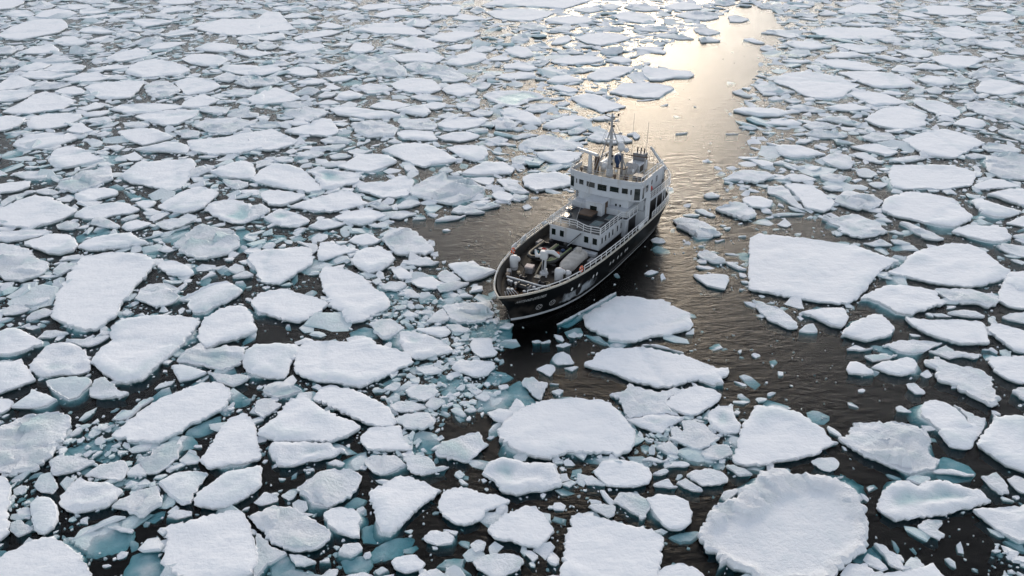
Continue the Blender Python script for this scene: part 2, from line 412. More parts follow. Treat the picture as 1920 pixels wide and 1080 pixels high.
r -98 560 -91 562 -71 555 -67 546 -55 546 -61 543 -78 535 -89 540
r 151 535 158 541 173 544 183 539 187 531 186 528 173 523 162 523 158 528
d -63 702 -57 715 -38 715 -20 713 -18 703 -25 689 -37 684 -50 692 -62 699
r 240 1091 254 1101 269 1096 282 1081 293 1061 296 1043 296 1040 279 1031 264 1031 253 1049 241 1068
s -288 1901 -271 1948 -234 1962 -194 1948 -169 1883 -164 1854 -189 1818 -233 1830 -266 1854
d -24 624 -13 630 -3 628 4 646 10 641 14 628 6 609 -5 607 -18 613 -22 621
s -517 1298 -507 1311 -495 1339 -476 1353 -455 1339 -435 1290 -433 1266 -455 1266 -484 1272
s -447 1528 -429 1553 -403 1580 -390 1618 -371 1609 -347 1553 -341 1516 -355 1499 -393 1508 -426 1516
s -84 944 -77 948 -60 948 -42 936 -28 929 -19 925 -24 919 -41 904 -57 897 -68 912 -78 931
r 405 744 431 755 449 755 465 752 476 750 463 743 446 733 430 730 420 735 413 743
s 129 1783 145 1798 171 1822 199 1798 222 1742 248 1709 242 1706 216 1686 192 1665 172 1696 151 1728
s -497 2567 -470 2656 -434 2704 -373 2704 -314 2633 -260 2515 -300 2507 -351 2528 -409 2528 -465 2571
s -489 633 -486 643 -482 654 -485 663 -469 656 -449 645 -451 645 -455 636 -463 632 -479 632
s -857 1686 -851 1720 -821 1731 -780 1731 -735 1720 -708 1709 -716 1696 -742 1675 -768 1655 -802 1655
s -390 1687 -374 1709 -338 1699 -295 1678 -259 1668 -228 1637 -254 1626 -291 1616 -327 1635 -363 1645
s 720 1170 740 1181 745 1159 757 1142 773 1126 772 1123 748 1107 725 1102 709 1118 714 1144
r -324 1571 -303 1590 -266 1599 -227 1544 -228 1508 -247 1499 -277 1491 -303 1525
s 1067 1840 1123 1922 1163 1948 1188 1935 1198 1896 1206 1862 1157 1830 1113 1806 1083 1818
s -264 1101 -253 1116 -235 1126 -219 1132 -202 1121 -188 1107 -198 1097 -208 1082 -222 1073 -239 1082 -257 1092
s -811 1923 -793 1962 -754 1962 -719 1935 -685 1886 -696 1841 -718 1818 -738 1806 -768 1854
s -572 1735 -578 1798 -570 1858 -549 1871 -505 1822 -470 1774 -488 1750 -521 1739 -553 1728
d -370 1102 -364 1112 -354 1133 -335 1122 -315 1107 -300 1092 -302 1082 -311 1068 -330 1068 -348 1078
r -112 613 -102 619 -90 623 -80 623 -73 607 -85 599 -98 601 -109 609
s -86 1292 -69 1318 -47 1346 -14 1346 5 1311 0 1292 -27 1285 -59 1285
r -420 651 -429 677 -419 682 -409 672 -393 658 -382 655 -390 650 -409 647
s 767 1818 784 1834 821 1834 848 1810 858 1764 872 1738 838 1728 787 1717 775 1761
s -92 438 -89 442 -74 445 -68 438 -65 436 -68 431 -80 427 -88 431
s -402 1198 -391 1210 -359 1204 -335 1192 -328 1188 -338 1166 -354 1149 -375 1149 -393 1177
b -102 592 -84 600 -71 596 -66 581 -73 570 -90 572
s -454 537 -436 531 -426 520 -412 490 -399 468 -402 458 -413 462
s 801 2160 832 2169 882 2169 919 2137 943 2076 955 2068 909 2039 868 2053 824 2083
s 329 2054 344 2091 374 2061 412 2046 449 2032 452 1994 431 1969 398 1969 361 1942 335 1942 327 1996
s 886 1757 906 1764 936 1753 950 1720 952 1678 937 1645 911 1626 893 1645 882 1696
s -265 985 -267 1011 -257 1015 -236 1002 -219 994 -208 990 -218 983 -237 970 -249 958 -258 958
s 1122 2187 1168 2219 1219 2219 1254 2202 1257 2165 1218 2129 1174 2083 1139 2068 1119 2098
s 483 1427 503 1443 532 1443 554 1419 568 1389 560 1389 533 1382 502 1374 487 1389 484 1411
s -121 1427 -100 1443 -70 1443 -49 1427 -43 1392 -52 1360 -66 1353 -91 1374 -110 1411
s -695 1192 -685 1216 -662 1222 -633 1210 -629 1194 -645 1182 -654 1166 -666 1155 -684 1171
s 266 419 281 427 300 429 319 436 321 424 326 416 265 411
b -3 674 8 684 14 669 19 656 24 643 10 634 -5 643
r -164 792 -153 801 -143 805 -123 783 -127 777 -137 763 -144 760 -154 771 -159 786
r 12 548 19 550 37 546 41 532 32 523 23 531
s 187 2461 218 2501 271 2544 326 2522 354 2460 331 2426 295 2387 252 2350 217 2387
r 432 636 436 628 442 623 443 617 453 615 446 605 433 589 419 581 417 589 431 601 435 617 435 630
r 161 611 172 611 183 605 186 593 172 581 161 589
d -742 1044 -714 1048 -693 1053 -667 1053 -658 1049 -670 1035 -686 1022 -706 1017 -731 1022
s 44 1397 63 1404 88 1404 107 1404 126 1397 119 1367 103 1346 84 1339 66 1353 48 1374
s -150 1570 -137 1609 -105 1628 -66 1618 -54 1594 -69 1560 -100 1543 -133 1551
s 184 1979 200 2017 232 2076 275 2091 314 2076 303 2039 263 1983 232 1942 200 1942
s 110 428 116 433 127 436 138 431 144 423 137 414 117 411 107 421
s -462 935 -465 941 -463 952 -450 956 -427 940 -410 921 -409 916 -421 912 -443 916
r -865 1883 -861 1935 -828 1935 -775 1858 -765 1830 -776 1794 -802 1783 -838 1830
s -337 2214 -307 2236 -258 2253 -205 2236 -179 2188 -203 2129 -254 2144 -296 2144
r -250 660 -246 670 -231 675 -221 668 -211 662 -219 656 -231 650 -245 654
r 313 1134 329 1148 348 1159 362 1148 368 1111 364 1107 344 1092 332 1107 319 1123
r 353 1259 376 1291 397 1304 419 1298 435 1291 440 1276 422 1260 401 1247 382 1260 360 1260
s 1307 2571 1345 2610 1427 2656 1426 2588 1428 2480 1390 2466 1332 2446 1302 2466
s -884 2174 -877 2236 -826 2236 -778 2202 -755 2160 -760 2098 -801 2098 -847 2129
s 1432 2955 1516 3056 1584 3056 1632 2996 1622 2911 1555 2860 1491 2860 1440 2887
b -185 440 -178 444 -173 448 -163 433 -159 426 -179 424
s -359 705 -352 707 -334 702 -317 692 -320 689 -330 680 -340 677 -351 692
s -695 1419 -674 1435 -653 1459 -615 1451 -593 1423 -591 1396 -623 1404 -665 1411
s -46 749 -42 760 -24 760 -20 741 -16 731 -20 725 -34 722 -44 735
s 59 1561 76 1590 105 1628 133 1638 154 1618 158 1597 134 1569 106 1551 74 1551
r 452 734 461 735 477 746 480 733 493 730 503 727 507 727 494 719 484 725 469 719 461 727
r -107 660 -100 668 -84 670 -74 659 -77 652 -87 643 -101 650
r -318 694 -297 687 -282 689 -271 684 -275 675 -283 668 -296 673 -312 687
r 282 457 286 456 291 453 291 448 296 444 295 433 302 432 293 430 286 436 286 447
d -70 463 -65 470 -50 469 -45 463 -47 458 -58 455 -67 459
s 232 915 243 913 261 917 274 913 278 909 272 895 265 876 256 879 244 886
b -131 443 -120 447 -110 447 -106 439 -110 429 -125 431
r -481 1652 -470 1678 -439 1688 -405 1688 -388 1662 -398 1626 -413 1597 -453 1626
d 246 427 255 436 269 436 271 428 273 426 259 419 244 421
s -353 2387 -332 2440 -297 2480 -253 2440 -207 2362 -213 2331 -247 2295 -296 2331
s -175 2137 -152 2219 -111 2271 -73 2236 -68 2176 -98 2129 -138 2098 -167 2113
t -382 613 -379 628 -369 628 -366 645 -358 649 -355 647 -361 634 -366 617 -374 613 -383 615
b -75 679 -58 689 -41 679 -43 668 -59 656 -69 656
s 755 1193 778 1204 806 1216 833 1210 799 1149 787 1149 775 1166 766 1188
s 748 1227 770 1246 802 1265 820 1259 830 1228 819 1229 789 1223 760 1217
r 406 535 411 534 422 539 423 527 420 514 412 512 408 521
r 170 564 184 575 197 575 198 563 184 556 173 559
r 326 476 333 482 346 482 347 479 339 472 342 466 336 461 330 466 326 472
s -17 1658 11 1678 39 1658 55 1609 59 1579 37 1569 11 1607 -16 1616
s 102 2153 129 2186 181 2219 238 2202 245 2160 210 2129 153 2113 112 2129
s -1089 2176 -1089 2236 -1067 2288 -1029 2306 -992 2248 -991 2209 -1007 2176 -1036 2144
c -409 523 -410 536 -402 540 -393 528 -387 522 -387 513 -399 515
s -1218 1909 -1237 1989 -1218 1989 -1162 1935 -1133 1914 -1140 1878 -1164 1854 -1200 1841 -1223 1883
t -349 461 -344 463 -333 476 -324 486 -313 486 -321 481 -334 471 -343 462
r 546 1364 566 1382 595 1397 606 1374 601 1346 586 1318 568 1318 557 1339
s -226 1517 -215 1535 -189 1535 -157 1526 -142 1479 -147 1475 -178 1475 -209 1483
r 11 671 12 682 21 684 27 675 37 673 32 658 29 645 21 652 16 663
s -253 2443 -220 2522 -174 2566 -107 2544 -94 2528 -128 2466 -172 2406 -220 2426
r -120 635 -113 641 -101 643 -87 636 -83 632 -96 626 -111 626
r 417 1228 441 1234 446 1222 444 1175 444 1137 446 1133 435 1144 429 1177 418 1199 410 1199
r -252 643 -243 647 -232 641 -226 636 -228 630 -238 617 -248 625
r 143 1487 167 1526 192 1518 216 1500 227 1469 217 1466 191 1458 167 1466
b -306 600 -298 613 -282 625 -277 605 -291 593 -306 593
s -1208 1978 -1214 2032 -1174 2032 -1120 2017 -1079 2003 -1097 1983 -1116 1956 -1155 1956 -1188 1969
s -164 1858 -140 1909 -108 1909 -81 1858 -85 1818 -120 1794 -153 1830
r -227 1571 -208 1609 -176 1618 -150 1571 -153 1543 -185 1543 -212 1551
s -325 2911 -308 3026 -245 3086 -193 3026 -181 2994 -192 2860 -238 2860 -286 2887 -323 2887
s -749 2064 -734 2106 -693 2106 -654 2091 -625 2010 -661 1996 -703 2025
s 1143 2939 1213 3026 1275 3086 1334 3086 1331 2983 1255 2887 1200 2887 1154 2914
s -722 1731 -714 1775 -702 1810 -667 1775 -648 1761 -660 1717 -682 1696 -708 1706
s 342 2857 390 2911 446 2911 475 2857 478 2758 435 2709 395 2733 357 2783
r -497 757 -484 757 -469 760 -449 766 -451 763 -456 752 -466 743 -476 746
s 630 1435 652 1443 685 1451 700 1427 705 1401 680 1389 669 1396 651 1411
s -1194 1834 -1158 1846 -1127 1846 -1090 1822 -1089 1794 -1095 1761 -1118 1750 -1148 1750
s 620 890 638 917 657 921 677 925 646 869 626 869
s -662 2325 -642 2381 -595 2381 -545 2362 -532 2331 -558 2277 -598 2260 -636 2295
s 470 1677 498 1699 533 1699 564 1668 555 1635 516 1635 488 1655
s -128 896 -119 906 -102 910 -91 895 -84 890 -96 876 -117 883
c 265 554 274 559 288 559 291 553 286 545 277 540 270 545
s 1564 2808 1621 2884 1687 2939 1719 2911 1700 2810 1632 2733 1579 2733 1548 2758
r 568 1081 583 1081 590 1061 599 1047 607 1024 596 1022 583 1026 578 1040 575 1068
s -1091 1945 -1079 1975 -1073 2017 -1033 2017 -983 1965 -994 1942 -1020 1929 -1058 1929
s 106 2756 135 2804 190 2830 253 2830 273 2743 244 2709 190 2685 139 2709
s -143 1492 -119 1518 -89 1526 -62 1500 -71 1483 -96 1466 -127 1475
r -459 874 -451 888 -436 891 -419 881 -412 869 -452 869
r -522 1073 -518 1086 -502 1096 -483 1096 -470 1090 -479 1073 -497 1058
b 261 444 276 453 284 457 284 443 283 438 273 439
r 557 2855 619 2939 684 2939 709 2884 697 2808 646 2758 598 2783
s -894 2306 -882 2381 -835 2381 -785 2343 -779 2295 -798 2260 -848 2277 -884 2295
r 63 498 66 500 77 500 85 498 84 488 78 485 72 490 68 493
s 362 1175 380 1187 395 1181 407 1164 398 1144 384 1138 369 1144 361 1160
s -110 779 -94 783 -76 786 -69 774 -72 766 -81 763 -96 771
r 870 1430 899 1459 926 1443 933 1412 925 1404 896 1404 871 1411
r -404 479 -398 482 -383 473 -382 471 -390 465 -400 471
r -133 451 -131 456 -119 457 -115 451 -123 444 -134 447
b -58 436 -51 444 -43 445 -35 444 -38 436 -30 429 -42 431
s -1071 1618 -1049 1638 -1002 1618 -990 1579 -992 1551 -1003 1534 -1024 1534
s 350 699 359 712 368 712 373 704 378 692 366 689 350 692
s -228 1019 -223 1033 -205 1043 -187 1024 -182 1022 -193 1009 -207 1004 -221 1013
s 927 2356 967 2381 1006 2362 1037 2325 1048 2294 1004 2260 967 2260 943 2313
s -851 1234 -827 1246 -799 1253 -788 1229 -796 1211 -832 1199
s 791 2387 824 2420 865 2400 898 2362 911 2331 875 2313 839 2295 807 2313
b -121 477 -112 482 -107 473 -101 466 -104 461 -117 462
s -1187 2050 -1191 2106 -1157 2122 -1101 2091 -1091 2053 -1118 2039 -1145 2025
r -6 442 0 446 7 442 9 438 0 433 -8 434
d -295 1072 -287 1087 -273 1097 -251 1082 -243 1082 -256 1068 -274 1058 -291 1068
s -1361 2253 -1362 2325 -1328 2362 -1277 2306 -1255 2260 -1291 2243 -1335 2243
s 984 1952 1027 1989 1053 1975 1066 1935 1046 1903 1008 1891 988 1916
s -1624 2834 -1650 2939 -1632 2996 -1546 2939 -1504 2887 -1524 2834 -1565 2808
r -171 445 -160 444 -148 437 -149 438 -157 434 -164 435 -169 442
r 367 540 373 543 387 543 396 537 403 536 393 535 384 538 372 538
s -308 1708 -293 1742 -259 1753 -220 1720 -230 1706 -256 1686 -286 1696
r 253 981 266 989 274 977 284 956 279 950 265 950 254 962 250 973
r -921 1443 -904 1459 -859 1459 -841 1440 -845 1419 -879 1427 -903 1435
r 671 1004 687 1007 712 998 695 966 680 970 672 983
s 887 1577 918 1609 949 1628 962 1599 951 1569 923 1551 905 1569
r 513 817 532 823 546 820 553 808 553 807 536 807 520 813
s -668 2046 -647 2091 -616 2106 -583 2057 -596 2025 -621 1996 -659 2010
s -653 2460 -624 2544 -567 2588 -528 2558 -552 2507 -591 2466 -638 2426
r 569 1508 601 1544 626 1526 648 1500 630 1491 600 1491
r -604 820 -600 836 -588 836 -573 826 -580 816 -594 813 -605 819
s 676 1700 706 1720 745 1731 769 1688 758 1686 714 1675 689 1686
b -185 779 -172 791 -156 785 -150 768 -160 763 -180 768
r 1257 2112 1330 2169 1343 2106 1300 2039 1253 2039
c -213 505 -209 516 -195 508 -196 504 -206 499 -215 502
r 670 1488 701 1518 733 1518 737 1492 726 1475 687 1466
r -148 948 -131 956 -115 968 -102 952 -96 953 -102 946 -123 942 -137 946
d -362 1869 -343 1911 -295 1885 -278 1851 -294 1830 -329 1818
t 51 792 70 808 96 836 114 856 126 867 129 869 113 849 92 829 70 810 57 795
s -1350 2420 -1348 2480 -1316 2480 -1246 2400 -1234 2387 -1247 2350 -1285 2350 -1327 2387
s 1334 2386 1379 2400 1449 2400 1435 2331 1378 2295 1352 2331
s -247 1677 -223 1699 -191 1720 -172 1667 -183 1635 -219 1655
s -574 2020 -561 2076 -526 2076 -490 2032 -483 1996 -512 1983 -552 2010
r -1125 1868 -1123 1922 -1085 1922 -1053 1909 -1046 1903 -1059 1866 -1090 1854
b -29 679 -20 703 -6 698 1 689 -10 680 -23 677
s -567 1066 -567 1081 -556 1091 -532 1081 -528 1078 -538 1063 -553 1054
r -95 884 -71 895 -54 892 -70 876 -89 869
r -629 1935 -605 1962 -566 1962 -552 1929 -573 1891 -624 1891
r -43 1599 -17 1628 11 1580 0 1543 -32 1551
s 1071 2295 1089 2288 1150 2306 1162 2253 1129 2209 1085 2192 1078 2243
s -1060 2845 -1041 2911 -993 2939 -955 2967 -924 2860 -954 2808 -1008 2808
r -618 1078 -623 1101 -605 1096 -583 1081 -568 1068 -572 1063 -594 1068
s -1259 2755 -1246 2778 -1193 2778 -1139 2753 -1114 2733 -1140 2685 -1173 2638 -1217 2685
t 340 531 351 536 362 532 361 530 349 523 342 528
r -391 1092 -401 1142 -388 1153 -367 1130 -373 1112
r 427 531 436 534 444 529 438 512 429 515 426 525
r -565 803 -566 814 -554 827 -541 820 -542 813 -553 804 -564 801
r -201 1117 -185 1121 -162 1126 -143 1116 -152 1112 -167 1097 -183 1102
r 452 1272 476 1291 496 1284 507 1261 491 1253 469 1253 460 1266
r -533 1580 -505 1599 -470 1590 -458 1569 -483 1551 -522 1560
s -22 2288 15 2343 45 2306 59 2240 51 2209 29 2192 0 2226
r 132 573 144 581 150 572 149 563 139 565 131 574
b 124 467 136 472 149 473 150 469 141 461 132 461
r -93 1121 -82 1148 -61 1137 -40 1121 -48 1118 -72 1118 -93 1123
s 552 3042 604 3117 649 3149 690 3056 679 2999 625 2970 578 2970
r -101 702 -87 707 -72 697 -75 694 -89 689 -99 697
s -556 3012 -530 3086 -475 3117 -408 3056 -376 3028 -440 2999 -512 2970
r 1132 2003 1210 2076 1220 2017 1175 1969 1136 1969
r -335 539 -330 551 -317 536 -318 535 -334 535
s -473 2845 -450 2939 -410 2996 -353 2911 -339 2860 -384 2860 -432 2808
r 584 1570 614 1599 638 1590 650 1562 636 1551 596 1543
b -520 1030 -495 1043 -469 1067 -465 1044 -476 1022 -506 1026
r 141 526 150 532 157 522 162 516 153 516 144 523
c 43 718 46 728 55 733 62 728 66 710 59 709 48 709
r -96 912 -87 929 -75 917 -64 902 -77 890 -88 897
r -530 760 -529 778 -517 778 -500 772 -507 768 -516 763 -528 763
r -163 881 -155 895 -138 895 -131 886 -142 872 -159 876
s -1254 2032 -1259 2091 -1249 2137 -1198 2106 -1194 2068 -1212 2039 -1246 2039
b -402 1062 -388 1067 -371 1048 -367 1022 -378 1009 -394 1035
r -844 1285 -828 1298 -805 1298 -783 1280 -786 1266 -812 1266
r -74 1142 -58 1159 -33 1159 -16 1148 -25 1144 -49 1133 -66 1144
s -21 2106 14 2137 48 2106 68 2065 40 2039 7 2068 -20 2068
s 506 1580 541 1609 574 1609 586 1580 573 1569 546 1569 522 1579
s -158 932 -147 940 -135 925 -127 915 -129 904 -143 904 -152 919
r 637 1616 657 1628 686 1618 705 1580 717 1588 691 1569 665 1588
r 955 1534 975 1544 1002 1535 1003 1509 976 1458 964 1483 957 1508
r 572 1889 606 1922 621 1883 599 1806 569 1806
r -670 1699 -645 1709 -607 1699 -600 1655 -628 1655 -663 1675
r 589 1704 620 1720 651 1709 665 1668 648 1665 612 1675
s 853 2219 890 2253 942 2253 973 2202 948 2209 891 2192 848 2192
b -623 1043 -616 1057 -597 1057 -568 1062 -570 1049 -595 1044 -602 1026 -611 1022
r -10 623 3 632 10 627 3 617 -8 609
r 378 724 391 727 407 725 417 727 403 719 384 714
r -483 1259 -457 1259 -435 1246 -433 1235 -445 1217 -468 1235
r -1228 2236 -1216 2288 -1197 2343 -1150 2306 -1138 2277 -1166 2243 -1210 2243
s -1052 1836 -1047 1871 -1028 1883 -986 1846 -980 1818 -998 1806 -1028 1818
s -1342 2558 -1354 2610 -1333 2656 -1259 2588 -1219 2549 -1259 2528 -1326 2549
s 83 1929 105 1975 138 1989 173 1935 154 1929 115 1916
c -296 556 -292 567 -279 559 -278 552 -288 550 -296 554
s -456 2294 -456 2381 -425 2381 -390 2325 -394 2277 -418 2243 -443 2260
r -13 1220 -4 1253 9 1246 26 1205 17 1199 0 1205
s -1027 2309 -1028 2381 -997 2400 -950 2400 -955 2368 -973 2313 -1003 2295
r 572 808 590 817 609 817 596 792 584 798 575 804
r -594 1638 -578 1678 -533 1658 -527 1635 -558 1626 -588 1635
r -85 637 -79 649 -68 645 -66 641 -75 630 -83 634
r -99 795 -91 814 -82 827 -73 803 -80 798
s 527 1678 561 1699 578 1678 580 1655 549 1635 524 1645
r -593 922 -595 940 -585 948 -571 941 -576 927 -582 912
r 519 1284 539 1291 552 1278 560 1266 545 1253 527 1253 518 1266
r -365 1475 -340 1500 -304 1475 -312 1458 -352 1458
s -13 1989 20 2032 53 2017 59 1983 32 1956 -6 1956
r 120 523 126 527 135 531 137 522 142 521 134 520
r 188 548 195 548 203 543 209 536 197 535
r -798 1164 -793 1192 -774 1204 -771 1205 -780 1182 -784 1144
s -877 1534 -879 1562 -876 1590 -843 1553 -824 1534 -837 1516 -862 1525
r 28 1682 52 1731 82 1731 92 1706 68 1675 45 1665
s -1764 2884 -1768 2967 -1721 2967 -1649 2884 -1633 2834 -1687 2834 -1738 2860
r 405 3030 455 3117 505 3056 530 2970 469 2942 426 2970
s -512 643 -501 647 -491 643 -489 640 -489 630 -492 624 -501 621
s -27 1263 -13 1265 9 1259 9 1211 -9 1223
r 665 1353 697 1374 729 1382 745 1374 733 1367 703 1353 684 1353
c -282 487 -276 494 -263 493 -261 488 -271 484
s -34 1193 -21 1210 -4 1198 4 1182 -4 1166 -21 1171
b 210 559 228 555 217 542 206 545
r -553 1311 -537 1325 -514 1311 -520 1298 -531 1279 -542 1272
r 619 1397 642 1404 649 1374 653 1347 644 1346 630 1360 620 1382
r -665 1530 -643 1544 -611 1526 -603 1499 -630 1491
s -392 1783 -396 1822 -376 1846 -339 1810 -341 1783 -363 1772
s -28 1678 -6 1699 22 1658 11 1616 -17 1635
s -1948 3149 -1943 3248 -1908 3317 -1814 3119 -1797 2999 -1847 2970
s 764 2544 826 2588 861 2566 879 2494 831 2466 801 2528
r 993 1798 1047 1846 1054 1799 1018 1761 994 1772
s -1064 2503 -1059 2566 -1034 2610 -977 2566 -981 2528 -1014 2507 -1038 2486
r -662 1836 -638 1858 -591 1846 -587 1806 -629 1806
s -1223 2887 -1258 3056 -1194 3026 -1126 2996 -1127 2970 -1174 2942
r 0 1367 19 1382 38 1367 33 1346 14 1332 0 1346
s -1076 2046 -1053 2076 -1025 2106 -984 2091 -989 2068 -1023 2053 -1057 2039
r 17 2656 61 2728 111 2656 100 2593 59 2593 25 2638
r -586 838 -582 850 -566 856 -562 852 -566 842 -576 835
r -664 1071 -656 1086 -638 1081 -631 1073 -636 1058 -658 1063
r 592 1311 613 1318 619 1298 619 1285 601 1272 585 1279
r -498 1720 -474 1742 -439 1742 -434 1717 -458 1696 -489 1706
r 142 746 157 749 168 744 177 735 187 730 185 733 168 741 147 749
s -358 2718 -329 2778 -285 2778 -261 2704 -280 2638 -317 2661
r -67 427 -57 431 -46 423 -42 421 -71 421
b 57 794 75 812 92 828 103 841 117 854 122 852 106 835 92 823 81 810 64 792
r -1109 2362 -1099 2440 -1059 2480 -1031 2446 -1055 2387 -1094 2368
r -76 789 -61 789 -48 778 -51 774 -66 774
s -1661 3056 -1628 3086 -1559 3086 -1514 3028 -1554 2970 -1615 2999
r -588 2830 -553 2939 -476 2804 -482 2783 -544 2783
r 488 1012 502 1015 517 1024 524 1015 528 1004 514 1004 499 1004
r -180 1138 -170 1164 -154 1170 -141 1159 -152 1144 -168 1138
r -388 1382 -376 1412 -350 1404 -339 1396 -354 1374 -379 1382
r -1250 2153 -1248 2219 -1204 2202 -1170 2160 -1198 2144 -1233 2144
s -517 1922 -494 1962 -459 1948 -442 1929 -469 1903 -501 1903
s 338 2306 373 2343 409 2325 430 2271 418 2243 391 2260 359 2295
r 428 2494 460 2544 489 2522 530 2480 539 2446 492 2446 451 2486
r 136 546 144 553 154 553 158 549 153 547 139 547
s 1019 2062 1073 2122 1101 2106 1118 2067 1071 2053 1044 2068
c -33 456 -27 461 -20 458 -22 450 -29 448
r -367 1427 -343 1443 -315 1451 -309 1442 -324 1419 -349 1419
r -228 1789 -200 1810 -156 1787 -166 1761 -201 1761
b -633 1222 -597 1198 -575 1187 -561 1176 -563 1155 -575 1166 -612 1194
r -872 1598 -862 1618 -839 1628 -813 1598 -818 1579 -849 1588
c 25 700 37 710 44 707 46 698 39 687 32 694
s -71 1267 -49 1272 -31 1272 -29 1259 -37 1235 -53 1247
r 175 509 180 516 192 519 189 513 178 504
s -202 2804 -166 2884 -109 2830 -89 2783 -142 2758 -187 2783
r 149 599 155 603 161 591 160 585 148 589
c 402 673 411 675 415 659 414 656 404 656 401 666
s -1532 2967 -1521 3026 -1447 2967 -1418 2942 -1440 2887 -1495 2887
c -348 570 -342 576 -329 578 -329 570 -342 566
c 62 530 69 536 76 528 81 523 64 525
s -586 1159 -576 1170 -555 1164 -554 1149 -560 1133 -577 1149
r -603 956 -593 973 -573 968 -566 975 -575 962 -594 958
r -728 1962 -713 2017 -665 1966 -680 1929 -710 1942
s -1329 3149 -1303 3214 -1210 3182 -1179 3119 -1237 3088 -1308 3119
r 115 555 123 560 137 553 146 563 132 552 121 556
s -761 2446 -744 2501 -706 2544 -679 2466 -709 2426
s 84 1872 114 1896 149 1858 154 1841 129 1830 105 1854
r -789 1590 -761 1599 -728 1570 -742 1551 -777 1569
s -863 3012 -836 3056 -768 3056 -743 3028 -758 2970 -808 2942
s -531 2095 -499 2106 -464 2106 -449 2097 -461 2053 -478 2039
r 572 2610 610 2633 634 2588 642 2549 600 2507 572 2528
r 1053 1935 1106 1989 1111 1935 1077 1903 1052 1903
s -767 2257 -746 2288 -696 2271 -680 2209 -716 2209
r -122 1720 -94 1753 -69 1720 -80 1696 -115 1696
r -769 3149 -706 3182 -633 3117 -662 3058 -720 3058
b -140 502 -132 513 -122 509 -124 502 -135 499
s -194 1720 -170 1742 -146 1731 -144 1706 -165 1686 -183 1696
s 1194 2610 1247 2656 1298 2656 1288 2593 1237 2571 1204 2593
c -325 475 -316 476 -308 473 -301 472 -302 468 -313 471
r -823 2453 -809 2501 -762 2480 -742 2406 -776 2387
r -372 932 -366 948 -353 940 -347 927 -355 919
s -455 1963 -432 1975 -401 1989 -381 1982 -400 1942 -430 1929
r 384 2588 436 2656 475 2633 497 2616 448 2571 398 2571
r 570 1834 607 1858 635 1846 649 1830 615 1818 575 1830
s -901 1648 -885 1668 -856 1678 -852 1655 -860 1635 -888 1635
r -1347 2137 -1330 2169 -1277 2124 -1285 2098 -1318 2083
c -406 491 -404 497 -398 497 -391 484 -398 485
s -706 1382 -696 1389 -688 1404 -662 1375 -664 1360 -678 1360
r -114 1091 -100 1106 -80 1106 -68 1112 -79 1097 -95 1092 -107 1092
s -934 1697 -922 1709 -913 1742 -882 1712 -888 1696 -907 1675
r -497 1810 -480 1871 -444 1846 -450 1818 -478 1806
r 1121 2362 1193 2420 1213 2362 1169 2331 1132 2350
r -90 1661 -68 1688 -39 1668 -45 1645 -72 1635
s 247 2153 281 2202 315 2186 317 2144 287 2129 261 2144
s 960 2049 1004 2106 1018 2091 1018 2028 991 2025 970 2039
c 325 777 337 790 347 793 347 776 344 774 332 774
b 397 751 413 751 420 743 420 733 407 735 398 743
r 460 1346 478 1360 490 1339 500 1325 510 1325 494 1318 477 1339 460 1346
r -1261 2858 -1226 2911 -1141 2830 -1133 2783 -1196 2808
r -1164 3134 -1130 3182 -1029 3149 -1021 3088 -1100 3088
r -74 1854 -101 1899 -83 1935 -51 1909 -56 1866
s 1347 2911 1396 2939 1418 2884 1424 2834 1367 2808 1345 2860
r -128 423 -112 428 -103 424 -101 421 -129 421
r -332 1339 -316 1353 -292 1353 -298 1332 -320 1325 -331 1332
r -664 1922 -644 1962 -604 1913 -614 1878 -646 1903
s -1355 2804 -1345 2884 -1301 2911 -1263 2860 -1295 2808 -1340 2808
t -523 1024 -502 1043 -480 1061 -469 1073 -488 1054 -507 1035
r -764 1206 -757 1222 -734 1210 -724 1205 -731 1194 -751 1199
r -223 1155 -212 1164 -198 1153 -184 1142 -200 1133 -213 1144
s 423 1365 440 1360 460 1346 456 1332 436 1325
r -1801 3117 -1775 3182 -1661 3056 -1678 3028 -1752 3058
r -732 2343 -722 2420 -671 2343 -671 2313 -704 2295
s -589 1762 -584 1798 -563 1810 -544 1739 -568 1739
s 725 1081 748 1096 779 1116 750 1063 740 1073
r 365 738 378 746 386 738 396 741 380 735 370 738
s -779 2830 -762 2911 -725 2911 -686 2860 -720 2808 -765 2808
r -51 1475 -26 1500 -5 1478 -20 1458 -45 1466
s 60 2020 82 2076 109 2061 128 2038 100 2010 73 2010
r 1284 2381 1370 2460 1381 2403 1333 2368 1294 2368
s -729 2704 -712 2778 -662 2753 -635 2709 -656 2685 -708 2685
r 1091 2440 1148 2501 1162 2440 1125 2387 1094 2406
r 1383 2306 1430 2325 1445 2271 1406 2226 1371 2243
b -302 489 -287 497 -286 490 -291 484 -298 485
s -443 1210 -431 1216 -409 1216 -404 1194 -421 1194
r -302 1017 -285 1011 -270 1007 -267 991 -271 975 -280 1000
b 306 986 320 990 328 974 331 958 317 958 309 970
s 112 2375 135 2460 170 2501 178 2441 155 2387 131 2368
r -8 1159 4 1198 21 1192 27 1186 17 1171 4 1177
r 218 2970 260 3026 318 3026 322 2970 270 2914
r 1050 2778 1123 2830 1149 2780 1097 2733 1044 2733
c -130 664 -121 675 -114 675 -113 670 -118 661 -128 663
s -628 2656 -604 2728 -560 2680 -535 2638 -565 2616 -603 2638
r -144 423 -136 431 -130 431 -133 421 -147 421
r -358 910 -345 925 -332 915 -338 908 -355 908
r -355 957 -345 973 -333 941 -342 935
r -119 2271 -84 2343 -45 2325 -59 2277 -96 2260
r -303 1412 -286 1427 -269 1412 -256 1419 -271 1396 -291 1396
r -452 1353 -437 1367 -421 1358 -433 1332 -443 1318
s -467 1595 -448 1609 -416 1590 -409 1579 -434 1569
r 1162 2768 1230 2804 1269 2728 1253 2709 1202 2733
